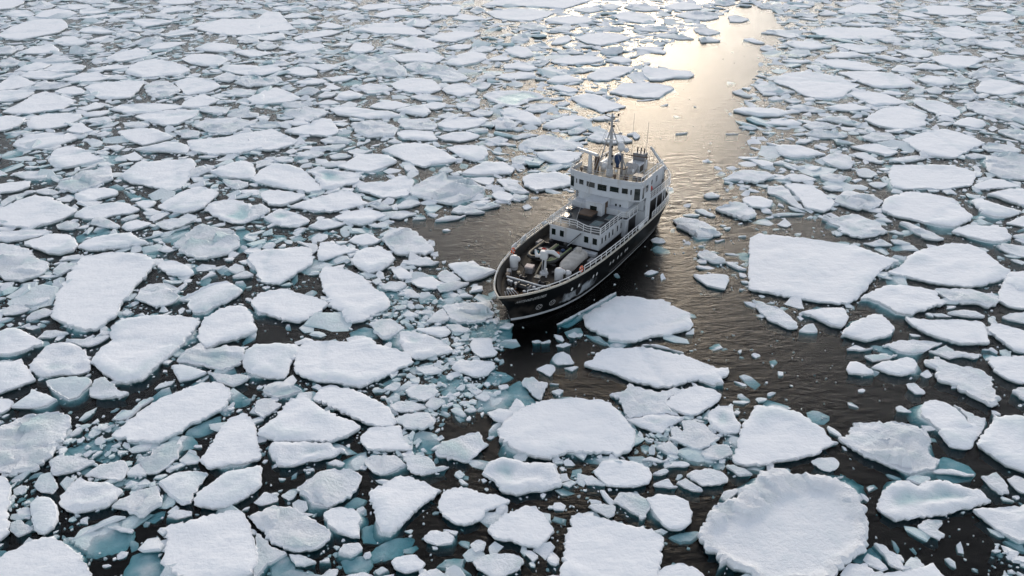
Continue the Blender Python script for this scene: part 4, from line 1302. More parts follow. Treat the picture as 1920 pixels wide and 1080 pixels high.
'small stubby smooth white floe on the ship side of the rough rafted floe',
'small rounded smooth white floe just nearer than the leaf-shaped floe',
'small long smooth white floe just nearer than the long thin floe past the lead',
'small stubby smooth white floe just beyond the wide frame-side floe',
'first small rounded smooth white floe shipward of the long thin floe past the lead',
'small stubby half-sunken grey-blue floe just nearer than the kite-shaped floe',
'small stubby smooth white floe just beyond the bowl-shaped far floe',
'small stubby rough floe just nearer than the bulging rounded floe',
'small rounded turquoise-pooled floe just nearer than the leaf-shaped floe',
'small stubby smooth white floe just nearer than the tapered far-corner floe',
'small stubby smooth white floe on the outer side of the wind-streaked floe by the lead',
'small stubby smooth white floe just beyond the tapered far-corner floe',
'small stubby rough floe just nearer than the ragged ridged floe',
'small narrow rough floe just beyond the block-strewn pointed floe',
'small stubby smooth white floe just nearer than the blue-ridged far floe',
'small long rough floe on the ship side of the vast flat floe by the lead',
'small stubby rough floe just nearer than the far lens floe',
'small long rough floe on the outer side of the half-ridged floe',
'small stubby smooth white floe just beyond the wide diamond floe',
'small long rough floe just beyond the slanted four-sided floe',
'small stubby smooth white floe between the domed far floe and the blue-ridged far floe',
'small narrow smooth white floe on the ship side of the very wide far floe',
'small stubby rough floe on the ship side of the dirty-edged flat floe',
'small stubby rough floe on the outer side of the tall slab with turquoise chip',
'small long smooth white floe on the ship side of the dirty-edged flat floe',
'small stubby half-sunken grey-blue floe just beyond the lens-shaped floe by the rubble',
'small angular rough floe on the outer side of the long thin floe past the lead',
'small stubby chunky floe on the ship side of the boat-shaped floe']
# ---------------------------------------------------------------- ice floes
def parse(txt):
    out = []
    for l in txt.strip().split('\n'):
        w = l.split()
        c = np.array(list(map(int, w[1:])), float).reshape(-1, 2) / 10.0
        out.append((w[0], c))
    return out

def n2(p, s, o=0.0):
    return noise.noise((p[0] * s + o, p[1] * s - o, o * .37))

def outline(P, ds, amp, seed):
    # round the corners once, resample evenly, then let the edge crumble
    Q = []
    n = len(P)
    for i in range(n):
        a, b, c = P[i - 1], P[i], P[(i + 1) % n]
        Q += [b * .92 + a * .08, b * .985 + (a + c) * .0075, b * .92 + c * .08]
    Q = np.array(Q)
    seg = np.roll(Q, -1, 0) - Q
    L = np.hypot(seg[:, 0], seg[:, 1])
    cum = np.concatenate([[0], np.cumsum(L)])
    N = int(max(18, min(340, cum[-1] / ds)))
    t = np.linspace(0, cum[-1], N, endpoint=False)
    k = np.clip(np.searchsorted(cum, t, side='right') - 1, 0, len(Q) - 1)
    u = (t - cum[k]) / np.maximum(L[k], 1e-9)
    pts = Q[k] + seg[k] * u[:, None]
    nor = np.roll(pts, -1, 0) - np.roll(pts, 1, 0)
    nor = np.stack([nor[:, 1], -nor[:, 0]], 1)
    nor /= np.maximum(np.hypot(nor[:, 0], nor[:, 1]), 1e-9)[:, None]
    A = .5 * np.sum(pts[:, 0] * np.roll(pts[:, 1], -1) - np.roll(pts[:, 0], -1) * pts[:, 1])
    if A < 0:
        nor = -nor
    d = np.array([n2(p, .45, seed) * .22 + n2(p, 1.3, seed + 5) * .24 + (n2(p, 2.9, seed + 9) + n2(p, 6.1, seed + 2) * .7) * .20 for p in pts]) * amp
    rj = np.random.default_rng(int(seed * 977) % 9999)
    d = d + np.clip(rj.normal(0, .16, N), -.3, .3) * amp * np.clip(np.array([.5 + 1.6 * n2(p, .5, seed + 21) for p in pts]), .15, 1.3)
    return pts + nor * (d + .12 * amp)[:, None], nor, abs(A)

def smooth_normals(pts):
    nor = np.roll(pts, -2, 0) - np.roll(pts, 2, 0)
    nor = np.stack([nor[:, 1], -nor[:, 0]], 1)
    nor /= np.maximum(np.hypot(nor[:, 0], nor[:, 1]), 1e-9)[:, None]
    A = np.sum(pts[:, 0] * np.roll(pts[:, 1], -1) - np.roll(pts[:, 0], -1) * pts[:, 1])
    return nor if A > 0 else -nor

def floe_mesh(kind, P, seed):
    """returns vertices, faces and the bare-ice amount of every vertex"""
    rg = np.random.default_rng(seed)
    c = P.mean(0)
    dist = math.hypot(c[0], c[1]) + 30
    ds = max(.22, dist * .0030)
    size0 = math.sqrt(max(1.0, abs(.5 * np.sum(P[:, 0] * np.roll(P[:, 1], -1) - np.roll(P[:, 0], -1) * P[:, 1]))))
    amp = {'s': .62, 'd': .8, 'r': 1.05, 't': .6, 'b': .7, 'c': .6, 'k': .9}[kind] * min(1.0, size0 / 7)
    pts, nor, A = outline(P, ds, amp, seed * 1.37 % 50)
    N = len(pts)
    size = math.sqrt(A)
    ex = smooth_normals(pts)
    h = {'s': rg.uniform(.42, .62), 'd': rg.uniform(.38, .55), 'r': rg.uniform(.4, .65), 'k': .75, 't': rg.uniform(.35, .5),
         'b': rg.uniform(.06, .12), 'c': rg.uniform(.25, .45)}[kind]
    h *= .76 * min(1.0, .45 + size / 9)
    jit = lambda a: rg.uniform(-a, a, N)
    rings, ices = [], []
    sc = min(1.0, size / 5)
    def ring(off, z, ice):
        rings.append(np.column_stack([pts + ex * np.asarray(off).reshape(-1, 1) if np.ndim(off) else pts + ex * off, np.zeros(N) + z]))
        ices.append(np.zeros(N) + ice)
    foot = np.array([max(-1.1, n2(p, .2, seed % 31 + 3) * 4.5 - 1.45) for p in pts]) * sc
    if kind != 'b':
        ring(foot * .5, -1.2, 1.0)
        ring(foot, -.55 + jit(.1), 1.0)
        ring(np.maximum(foot, -.35) * .45, -.1, .8)
        ring(-.05 * sc + jit(.05), h * .22, .30)
        ring(jit(.06) * sc, h * .68, .18)
        ring(-.06 * sc + jit(.06) * sc, h * .97 + jit(.05), .02)
    else:
        ring(-.3, -.9, .9)
        ring(.05, h - .34 + jit(.05), .5)
    # interior points
    inset = np.minimum(.26 * sc, .18 * size)
    inner = pts - ex * inset
    lo, hi = inner.min(0), inner.max(0)
    g = max(.28, dist * (.0030 if kind in 'rdk' else .0052), size / (60 if kind in 'rdk' else 36))
    nx, ny = int((hi[0] - lo[0]) / g) + 1, int((hi[1] - lo[1]) / g) + 1
    gx, gy = np.meshgrid(np.arange(nx) * g + lo[0], np.arange(ny) * g + lo[1])
    G = np.column_stack([gx.ravel(), gy.ravel()]) + rg.uniform(-.3, .3, (nx * ny, 2)) * g
    # distance to the outline and inside test
    ins = np.zeros(len(G), bool)
    x, y = inner[:, 0], inner[:, 1]
    x2, y2 = np.roll(x, -1), np.roll(y, -1)
    dm = np.full(len(G), 1e9)
    for i in range(N):
        cond = (y[i] > G[:, 1]) != (y2[i] > G[:, 1])
        if cond.any():
            xi = (x2[i] - x[i]) * (G[:, 1] - y[i]) / (y2[i] - y[i] + 1e-12) + x[i]
            ins ^= cond & (G[:, 0] < xi)
        dm = np.minimum(dm, np.hypot(G[:, 0] - x[i], G[:, 1] - y[i]))
    keep = ins & (dm > g * .45)
    G, dm = G[keep], dm[keep]
    allp = np.vstack([inner, G])
    dd = np.concatenate([np.zeros(N), dm])
    try:
        res = delaunay_2d_cdt([Vector(p) for p in allp], [], [list(range(N))], 1, 1e-4)
    except Exception:
        return None
    V2, F2, orig = res[0], res[2], res[3]
    K = len(V2)
    q = np.array([[v.x, v.y] for v in V2])
    dq = np.array([dd[o[0]] if o else 0.0 for o in orig])
    z = np.zeros(K)
    ice = np.zeros(K)
    sd_ = seed * .71 % 40
    f1 = np.array([n2(p, .16, sd_) for p in q])
    f2 = np.array([n2(p, .55, sd_ + 4) for p in q])
    f3 = np.array([n2(p, 1.5, sd_ + 8) for p in q])
    edge = np.exp(-dq / .8)
    if kind == 's':
        rim = np.clip(f1 * 2.2 + .1, 0, 1) * np.exp(-((dq - .7) / .8) ** 2)
        z = h + (.10 * f1 + .06 * f2 + .03 * f3) * (1 - edge * .4) + .22 * rim * sc
        ice = .10 * np.clip(f1 * 2 - .1, 0, 1) + edge * .05 + .12 * rim
        ca = rg.uniform(0, 3.14)
        along = q @ np.array([math.cos(ca), math.sin(ca)])
        drift = np.array([noise.noise((a_ * .12, b_ * .75, sd_)) for a_, b_ in zip(q[:, 0] * .82 + q[:, 1] * .57, q[:, 1] * .82 - q[:, 0] * .57)])
        z += .09 * drift * (1 - edge)
        for _ in range(int(A > 55) * rg.integers(0, 3)):
            ca = rg.uniform(0, 3.14)
            nv = np.array([math.cos(ca), math.sin(ca)])
            d_ = (q - q.mean(0)) @ nv - rg.uniform(-.3, .3) * size
            d_ = d_ + .9 * np.array([n2(p, .25, sd_ + ca) for p in q])
            w_ = np.exp(-(d_ / max(.28, g * .7)) ** 2)
            z -= .14 * w_
            ice += .16 * w_
    elif kind == 'd':
        ang = rg.uniform(0, 6.28)
        off = (q - q.mean(0)) @ np.array([math.cos(ang), math.sin(ang)]) / size
        pond = np.clip((off * 1.1 + f1 * .8 + .12) * 3.5, 0, 1) * np.clip((dq - .5) / 1.0, 0, 1)
        z = h + .1 * f2 + .06 * f3 + .22 * np.exp(-((dq - .5) / .6) ** 2) * np.clip(.5 + f2 * 2, 0, 1.3) * sc - pond * (h * .55)
        ice = .1 + .62 * pond
    elif kind in 'rc':
        nc = int(max(3, min(60, A / rg.uniform(2.5, 6)))) if kind == 'r' else 3
        seeds = lo + rg.random((nc, 2)) * (hi - lo)
        d2 = ((q[:, None, :] - seeds[None]) ** 2).sum(2)
        k = d2.argmin(1)
        sl_ = rg.normal(0, .22, (nc, 2))
        hh = rg.uniform(-.3, .6, nc) * rg.choice([.6, 1, 1.4])
        rel = q - seeds[k]
        cell = hh[k] + (rel * sl_[k]).sum(1)
        calm = np.clip(.55 + f1 * 2.2, .12, 1)
        z = h + (cell * calm * .85 + .18 * f2 + .16 * f3) * (1 - edge * .55) * sc
        f4 = np.array([n2(p, 3.7, sd_ + 15) for p in q])
        z += calm * (.13 * f4 + .10 * np.abs(f3)) * (1 - edge * .5) * sc
        z = np.maximum(z, .08)
        bl = rg.random(nc) ** 3
        ice = .10 + .34 * bl[k] * calm + .12 * np.clip(-cell, 0, 1) + .18 * np.clip(f2 * 2, 0, 1)
    elif kind == 'k':
        nc = 90
        seeds = lo + rg.random((nc, 2)) * (hi - lo)
        k = ((q[:, None, :] - seeds[None]) ** 2).sum(2).argmin(1)
        hh = rg.uniform(-.15, .6, nc)
        dirn = (q - q.mean(0)) @ np.array([-.62, .78]) / size
        wide = .5 + 3.4 * np.clip(.25 + dirn * 1.3 + f1 * 1.6, 0, 1.3)
        calm = np.exp(-(dq / wide) ** 2)
        z = h + calm * (hh[k] * .9 + .25 * f2 + .2 * f3 + .12) * (1 - edge * .6) - .25 * (1 - calm) + .08 * f1 + .04 * f2
        ice = .08 + .16 * calm * (hh[k] < 0) + .10 * (1 - calm) * np.clip(.5 + f1, 0, 1)
    elif kind == 't':
        ax = np.linalg.svd(q - q.mean(0), full_matrices=False)[2]
        o1 = (q - q.mean(0)) @ ax[1]
        o1 /= np.abs(o1).max() + 1e-6
        z = h + .2 + .40 * o1 * (1 if rg.random() > .5 else -1) * sc + .12 * f2 + .16 * f3
        z = np.maximum(z * (1 - edge * .35), .06)
        ice = .30 + .25 * f1 + .2 * np.clip(-o1, 0, 1)
    elif kind == 'b':
        z = h - .14 + .30 * f1 + .24 * f2 + .14 * f3 - .08 * edge
        ice = np.clip(.26 + .3 * f1 + .2 * f2, .1, .5)
    nr = len(rings)
    verts = np.vstack(rings + [np.column_stack([q, z])])
    iv = np.concatenate(ices + [ice])
    faces = []
    for r_ in range(nr - 1):
        a, b = r_ * N, (r_ + 1) * N
        for i in range(N):
            j = (i + 1) % N
            faces.append((a + i, a + j, b + j, b + i))
    base = nr * N
    imap = {}
    for vi, o in enumerate(orig):
        for s_ in o:
            if s_ < N:
                imap[s_] = base + vi
    a = (nr - 1) * N
    for i in range(N):
        j = (i + 1) % N
        if i in imap and j in imap:
            faces.append((a + i, a + j, imap[j], imap[i]))
    for f in F2:
        faces.append(tuple(base + t for t in f))
    if A and np.sum(pts[:, 0] * np.roll(pts[:, 1], -1) - np.roll(pts[:, 0], -1) * pts[:, 1]) < 0:
        faces = [f[::-1] for f in faces]
    rgh = {'s': .05, 'd': .3, 'r': .8, 't': .25, 'b': .35, 'c': .5, 'k': .3}[kind] * np.ones(len(verts))
    rgh[:nr * N] = .6
    if kind in 'rk': rgh[nr * N:] = np.clip(.35 + 1.2 * calm, .2, 1)
    return verts, faces, np.column_stack([iv, rgh])

def make_mesh(name, verts, faces, ice, sharp=30):
    me = bpy.data.meshes.new(name)
    me.from_pydata([tuple(v) for v in verts], [], faces)
    at = me.attributes.new('ice', 'FLOAT', 'POINT')
    ice = np.asarray(ice, np.float32)
    if ice.ndim == 1: ice = np.column_stack([ice, np.full(len(ice), .4, np.float32)])
    at.data.foreach_set('value', np.ascontiguousarray(ice[:, 0]))
    me.attributes.new('rough', 'FLOAT', 'POINT').data.foreach_set('value', np.ascontiguousarray(ice[:, 1]))
    bm = bmesh.new()
    bm.from_mesh(me)
    bmesh.ops.recalc_face_normals(bm, faces=bm.faces)
    bm.to_mesh(me)
    bm.free()
    me.shade_smooth()
    me.set_sharp_from_angle(angle=R(sharp))
    return me

FLOES = parse(FLOE_DATA)
N_ONE = len(LABELS)
merged = [[], [], []]
nv = 0
for i, (kd, P) in enumerate(FLOES):
    r = floe_mesh(kd, P, i + 11)
    if r is None:
        print('skipped floe', i); continue
    v, f, iv = r
    if i < N_ONE:
        c = P.mean(0)
        v = v - np.array([c[0], c[1], 0])
        o = link('ice_floe', make_mesh('ice_floe', v, f, iv), M_SNOW)
        o.location = (c[0], c[1], 0)
        tag(o, LABELS[i], 'ice floe', 'ice floes drifting on the sea')
    else:
        merged[0].append(v); merged[1] += [tuple(t + nv for t in ff) for ff in f]; merged[2].append(iv); nv += len(v)
o = link('small_floes', make_mesh('small_floes', np.vstack(merged[0]), merged[1], np.concatenate(merged[2])), M_SNOW)
tag(o, 'the many smaller white floes packed between the large ones', 'pack ice', kind='stuff')

# ---------------------------------------------------------------- brash ice
GX0, GY0, GS = -330.0, 0.0, .5
GW, GH = 1320, 1100
occ = np.zeros((GH, GW), bool)
def raster(P, target):
    x0, y0 = ((P.min(0) - (GX0, GY0)) / GS).astype(int) - 1
    x1, y1 = ((P.max(0) - (GX0, GY0)) / GS).astype(int) + 2
    x0, y0, x1, y1 = max(0, x0), max(0, y0), min(GW, x1), min(GH, y1)
    if x1 <= x0 or y1 <= y0: return
    X, Y = np.meshgrid((np.arange(x0, x1) + .5) * GS + GX0, (np.arange(y0, y1) + .5) * GS + GY0)
    ins = np.zeros(X.shape, bool)
    for i in range(len(P)):
        xa, ya = P[i - 1]; xb, yb = P[i]
        cnd = (ya > Y) != (yb > Y)
        ins ^= cnd & (X < (xb - xa) * (Y - ya) / (yb - ya + 1e-12) + xa)
    target[y0:y1, x0:x1] |= ins
for kd, P in FLOES:
    raster(P, occ)
opn = np.zeros((GH, GW), bool)
for kd, P in parse(OPEN_DATA):
    raster(P, opn)
thick = np.zeros((GH, GW), bool)
for kd, P in parse(THICK_DATA):
    raster(P, thick)
rub = np.zeros((GH, GW), bool)
for kd, P in parse(RUBBLE_DATA):
    raster(P, rub)
occ2 = np.zeros((GH, GW), bool)
for kd, P in FLOES:
    if kd != 'b': raster(P, occ2)
raster(SHIP_FOOT, occ2)
raster(SHIP_FOOT, occ)

bv, bf, bi = [], [], []
bn = 0
def chunk(x, y, r, hh, ice, n=0):
    global bn
    n = n or rng.randint(5, 8)
    hh = min(hh, .12 + .22 * r) if r > .3 else min(hh, .35 * r)
    dpt = -min(.35, r * .5)
    a0 = rng.uniform(0, 6.28)
    el = rng.uniform(.38, 1.0)
    ca, sa = math.cos(a0), math.sin(a0)
    ring = []
    for k in range(n):
        t = 6.283 * (k + rng.uniform(-.3, .3)) / n
        rr = r * rng.uniform(.55, 1.2)
        u, w = rr * math.cos(t), rr * math.sin(t) * el
        ring.append((x + u * ca - w * sa, y + u * sa + w * ca))
    tx, ty = rng.uniform(-.25, .25), rng.uniform(-.25, .25)
    zt = [hh + (p[0] - x) * tx + (p[1] - y) * ty for p in ring]
    if hh > 0: zt = [max(.02, q) for q in zt]
    dpt = min(dpt, min(zt) - .1)
    for p in ring: bv.append((x + (p[0] - x) * .7, y + (p[1] - y) * .7, dpt)); bi.append(.95)
    for p, zz in zip(ring, zt): bv.append((p[0], p[1], zz * .55 if zz > 0 else zz - .03)); bi.append(ice + .2)
    for p, zz in zip(ring, zt): bv.append((x + (p[0] - x) * .84, y + (p[1] - y) * .84, zz + rng.uniform(-.03, .05))); bi.append(ice)
    bv.append((x + rng.uniform(-.2, .2) * r, y + rng.uniform(-.2, .2) * r, hh + rng.uniform(.0, .18) * min(1, r))); bi.append(ice)
    for k in range(n):
        j = (k + 1) % n
        for l in (0, n):
            bf.append((bn + l + k, bn + l + j, bn + l + n + j, bn + l + n + k))
        bf.append((bn + 2 * n + k, bn + 2 * n + j, bn + 3 * n))
    bn += 3 * n + 1
# floes drifting just outside the frame
for _ in range(9000):
    a = rng.uniform(-80, 80)
    D = 15 + 240 * math.sqrt(rng.random())
    X, Y = D * math.sin(R(a)), D * math.cos(R(a))
    dp = Y * math.cos(R(28.16)) + CAM_H * math.sin(R(28.16))
    up = Y * math.sin(R(28.16)) - CAM_H * math.cos(R(28.16))
    if abs(X / dp) < .665 and -.375 < up / dp < .37: continue
    ix, iy = int((X - GX0) / GS), int((Y - GY0) / GS)
    r = rng.uniform(.4, 5.2) if rng.random() < .6 else rng.uniform(.2, 1.2)
    k = int(r / GS)
    if not (k < ix < GW - k - 1 and k < iy < GH - k - 1) or occ[iy - k:iy + k + 1, ix - k:ix + k + 1].any(): continue
    if abs(X) - r * 1.2 < .645 * dp and -.375 < up / dp < .37: continue
    chunk(X, Y, r, rng.uniform(.25, .45), .06, 7 + int(r * 1.3))
    occ[iy - k:iy + k + 1, ix - k:ix + k + 1] = True
tries = 0
placed = 0
while tries < 210000 and placed < 34000:
    tries += 1
    v = rng.uniform(-.47, .53)
    u = rng.uniform(-.85, .85)
    dep = math.atan(v) * -1 + R(28.16)
    if dep < R(5.2): continue
    Y = CAM_H / math.tan(dep)
    D = math.hypot(Y, CAM_H)
    X = u * (Y * math.cos(R(28.16)) + CAM_H * math.sin(R(28.16)))
    ix, iy = int((X - GX0) / GS), int((Y - GY0) / GS)
    if not (0 <= ix < GW and 0 <= iy < GH) or occ[iy, ix]: continue
    far = min(1.0, max(0.0, (D - 85) / 170))
    cl = n2((X, Y), .07, 3.0) + .5 * n2((X, Y), .19, 9.0)
    pr = .40 * min(1, max(0, cl * 2.4 + .12)) + .05
    pr = pr * (1 - far) + far * .95
    if X > 0 and D < 130: pr *= .35
    ice = rng.choice((.04, .1, .15, .2, .3))
    r = (.09 + .95 * rng.random() ** (6 - 3.4 * far)) * (.55 + D / 95)
    if far > .5: r *= .9
    if rub[iy, ix] and not opn[iy, ix]:
        pr = .8; r = (.14 + .62 * rng.random() ** 2.2); ice = rng.choice((.1, .2, .3, .42))
    elif thick[iy, ix]:
        pr = 1.0; r *= 1.15; ice = rng.choice((.1, .25, .4, .5))
    elif opn[iy, ix]:
        pr = .016; r *= .6
    if rng.random() > pr: continue
    q_ = rng.random()
    if q_ < .14 and not opn[iy, ix]:
        r *= 1.9; ice = rng.uniform(.2, .45); chunk(X, Y, r, rng.uniform(-.10, .03), ice)
    elif q_ < .45 and r < 1.5:
        r *= 1.25; chunk(X, Y, r, rng.uniform(-.22, -.02), ice + .1)
    else:
        chunk(X, Y, r, rng.uniform(.03, .15) * (.7 + .4 * r), ice)
    placed += 1
    k = int(r * .75 / GS)
    if k > 0:
        occ[max(0, iy - k):iy + k + 1, max(0, ix - k):ix + k + 1] = True
    else:
        occ[iy, ix] = True
# crushed ice pushed up ahead of the bow and in other jams
for kd, P in parse(RUBBLE_DATA):
    lo_, hi_ = P.min(0), P.max(0)
    area_ = abs(.5 * np.sum(P[:, 0] * np.roll(P[:, 1], -1) - P[:, 1] * np.roll(P[:, 0], -1)))
    for _ in range(int(area_ * 4.2)):
        x_, y_ = rng.uniform(lo_[0], hi_[0]), rng.uniform(lo_[1], hi_[1])
        ix, iy = int((x_ - GX0) / GS), int((y_ - GY0) / GS)
        if not (0 <= ix < GW and 0 <= iy < GH) or occ2[iy, ix] or not rub[iy, ix]: continue
        if n2((x_, y_), .16, 31.0) < -.16: continue
        r = .10 + .62 * rng.random() ** 3.2
        q_ = rng.random()
        chunk(x_, y_, r, rng.uniform(-.22, -.02) if q_ < .42 else rng.uniform(.03, .22), rng.choice((.08, .18, .28, .4)))
        if r > .34: occ2[iy, ix] = occ[iy, ix] = True
# crumbs broken off along the floe edges
nc_ = 0
for kd, P in FLOES:
    c = P.mean(0)
    if math.hypot(c[0], c[1]) > 150: continue
    L = len(P)
    for k in range(L):
        a, b = P[k - 1], P[k]
        d = float(np.hypot(*(b - a)))
        for _ in range(int(d * rng.uniform(.1, .8))):
            q = a + (b - a) * rng.random()
            if n2(q, .35, 17.0) < -.05: continue
            o_ = (q - c) / max(1e-6, np.hypot(*(q - c))) * rng.uniform(.05, .9)
            x_, y_ = float(q[0] + o_[0]), float(q[1] + o_[1])
            ix, iy = int((x_ - GX0) / GS), int((y_ - GY0) / GS)
            if 0 <= ix < GW and 0 <= iy < GH and occ[iy, ix]: continue
            chunk(x_, y_, .08 + .34 * rng.random() ** 3, rng.uniform(.04, .16), rng.choice((.05, .15, .25)))
            nc_ += 1
print('crumbs', nc_)
# the pack goes on beyond the frame
for _ in range(3200):
    a = rng.uniform(-75, 75)
    D = rng.uniform(255, 900)
    X, Y = D * math.sin(R(a)), D * math.cos(R(a))
    dp = Y * math.cos(R(28.16)) + CAM_H * math.sin(R(28.16))
    up = Y * math.sin(R(28.16)) - CAM_H * math.cos(R(28.16))
    if abs(X / dp) < .70 and -.40 < up / dp < .385: continue
    if dp <= 0 or rng.random() < .15: continue
    chunk(X, Y, rng.uniform(1.2, 5.5), rng.uniform(.3, .5), .06)
me = make_mesh('brash_ice', bv, bf, bi, 22)
tag(link('brash_ice', me, M_SNOW), 'slush and small broken ice pieces filling the gaps between floes', 'brash ice', kind='stuff')
print('floes', len(FLOES), 'brash', placed, 'tries', tries)
# ---------------------------------------------------------------- mesh helpers
class MB:
    def __init__(s): s.v, s.f = [], []
    def add(s, v, f):
        b = len(s.v); s.v += [tuple(p) for p in v]; s.f += [tuple(b + i for i in q) for q in f]; return s
    def box(s, x0, x1, y0, y1, z0, z1, rot=0.0, tilt=0.0):
        c = Vector(((x0 + x1) / 2, (y0 + y1) / 2, (z0 + z1) / 2))
        M = Matrix.Rotation(rot, 3, 'Z') @ Matrix.Rotation(tilt, 3, 'Y')
        v = [c + M @ (Vector(p) - c) for p in ((x0, y0, z0), (x1, y0, z0), (x1, y1, z0), (x0, y1, z0), (x0, y0, z1), (x1, y0, z1), (x1, y1, z1), (x0, y1, z1))]
        return s.add(v, [(3, 2, 1, 0), (4, 5, 6, 7), (0, 1, 5, 4), (1, 2, 6, 5), (2, 3, 7, 6), (3, 0, 4, 7)])
    def prism(s, poly, z0, z1, top=None):
        n = len(poly); top = top or poly
        v = [(p[0], p[1], z0) for p in poly] + [(p[0], p[1], z1) for p in top]
        return s.add(v, [tuple(range(n))[::-1], tuple(range(n, 2 * n))] + [(i, (i + 1) % n, n + (i + 1) % n, n + i) for i in range(n)])
    def tube(s, pts, r, n=6, closed=False):
        pts = [Vector(p) for p in pts]; m = len(pts); v = []
        rr = r if isinstance(r, (list, tuple)) else [r] * m
        for i, p in enumerate(pts):
            a = pts[i - 1] if i or closed else p
            b = pts[(i + 1) % m] if i < m - 1 or closed else p
            d = (b - a).normalized()
            up = Vector((0, 0, 1)) if abs(d.z) < .9 else Vector((1, 0, 0))
            e = d.cross(up).normalized(); g = e.cross(d)
            v += [p + (e * math.cos(6.2832 * k / n) + g * math.sin(6.2832 * k / n)) * rr[i] for k in range(n)]
        f = []
        for i in range(m if closed else m - 1):
            j = (i + 1) % m
            f += [(i * n + k, i * n + (k + 1) % n, j * n + (k + 1) % n, j * n + k) for k in range(n)]
        if not closed: f += [tuple(range(n))[::-1], tuple((m - 1) * n + k for k in range(n))]
        return s.add(v, f)
    def lathe(s, prof, c, n=14, axis='Z'):
        v = []
        for r, z in prof:
            for k in range(n):
                t = 6.2832 * k / n; p = (r * math.cos(t), r * math.sin(t), z)
                if axis == 'X': p = (p[2], p[0], p[1])
                if axis == 'Y': p = (p[1], p[2], p[0])
                v.append((c[0] + p[0], c[1] + p[1], c[2] + p[2]))
        m = len(prof)
        f = [(i * n + k, i * n + (k + 1) % n, (i + 1) * n + (k + 1) % n, (i + 1) * n + k) for i in range(m - 1) for k in range(n)]
        return s.add(v, f + [tuple(range(n))[::-1], tuple((m - 1) * n + k for k in range(n))])
    def ball(s, c, r, n=12, sz=1.0, sx=1.0, sy=1.0):
        k = 7; b = len(s.v)
        s.lathe([(max(.001, r * math.sin(math.pi * i / k)), -r * sz * math.cos(math.pi * i / k)) for i in range(k + 1)], (0, 0, 0), n)
        s.v[b:] = [(c[0] + p[0] * sx, c[1] + p[1] * sy, c[2] + p[2]) for p in s.v[b:]]
        return s
    def build(s, name, m, parent=None, bevel=0.0, smooth=0):
        me = bpy.data.meshes.new(name); me.from_pydata(s.v, [], s.f)
        bm = bmesh.new(); bm.from_mesh(me)
        bmesh.ops.recalc_face_normals(bm, faces=bm.faces); bm.to_mesh(me); bm.free()
        if smooth: me.shade_smooth(); me.set_sharp_from_angle(angle=R(smooth))
        o = link(name, me, m, parent)
        if bevel:
            b = o.modifiers.new('bevel', 'BEVEL'); b.width = bevel; b.segments = 2; b.limit_method = 'ANGLE'
        return o

def part_label(o, l):
    o['label'] = l; return o

PSI = R(-121.79)
SHIP0 = Vector((19.7, 111.88, 0))
SM = Matrix.Translation(SHIP0) @ Matrix.Rotation(PSI, 4, 'Z')
def place(name, label, cat, loc=(0, 0, 0), rot=0.0, group=None):
    o = bpy.data.objects.new(name, None); COL.objects.link(o)
    o.empty_display_size = .3
    o.location = SM @ Vector(loc); o.rotation_euler = (0, 0, PSI + rot)
    return tag(o, label, cat, group)

M_WHITE = worn('white_ship_paint', (.50, .525, .56), (.30, .26, .21), .45, 1.1, .56, .80, (1, 1, .16))
M_WHITE2 = worn('white_rail_paint', (.62, .63, .64), (.40, .33, .25), .5, 2.5, .6, .8)
M_CREAM = worn('cream_gunwale_paint', (.44, .42, .37), (.30, .24, .17), .5, 1.6, .5, .75)
M_DECK = worn('grey_brown_deck', (.026, .023, .021), (.055, .048, .042), .6, .7, .45, .75)
for m_ in (M_DECK,): m_.node_tree.nodes['Principled BSDF'].inputs['Specular IOR Level'].default_value = .08
M_DECK2 = worn('dark_boat_deck', (.022, .026, .030), (.05, .05, .05), .5, .9, .5, .75)
M_BULW = worn('grey_bulwark_paint', (.042, .039, .036), (.10, .075, .055), .6, .9, .5, .8)
M_BLACK = mat('black_paint', (.012, .012, .014), .45)
M_RUBBER = worn('black_rubber', (.018, .018, .019), (.05, .05, .05), .55, 2.0)
M_GLASS = mat('dark_window_glass', (.008, .014, .013), .06, spec=.6)
M_SKY = mat('skylight_glass', (.10, .14, .15), .12, spec=.6)
M_GREY = worn('grey_metal', (.20, .20, .21), (.10, .09, .08), .5, 2.0)
M_MAST = worn('mast_grey', (.36, .36, .37), (.2, .18, .16), .5, 2.0)
M_RUST = worn('rusty_iron', (.16, .085, .04), (.05, .035, .025), .8, 3.0)
M_TAN = worn('tan_fabric', (.42, .35, .25), (.25, .2, .14), .7, 2.0)
M_GREEN = mat('olive_fabric', (.18, .22, .11), .7)
M_TARP = worn('grey_tarpaulin', (.44, .42, .395), (.30, .285, .265), .7, 1.5, .4, .7, (1, 1, 1), .05)
M_BLUE = mat('navy_cloth', (.012, .035, .10), .7)
M_RED = mat('red_cloth', (.42, .04, .03), .7)
M_ORANGE = mat('orange_paint', (.65, .12, .04), .5)
M_TEAL = mat('teal_cloth', (.02, .14, .19), .7)
M_BROWN = worn('brown_wood', (.09, .055, .035), (.05, .03, .02), .6, 3.0)
M_SKIN = mat('skin', (.50, .30, .22), .6)
M_DARKCLOTH = mat('dark_trousers', (.02, .02, .025), .8)
M_DOME = mat('radome_white', (.55, .56, .58), .4)

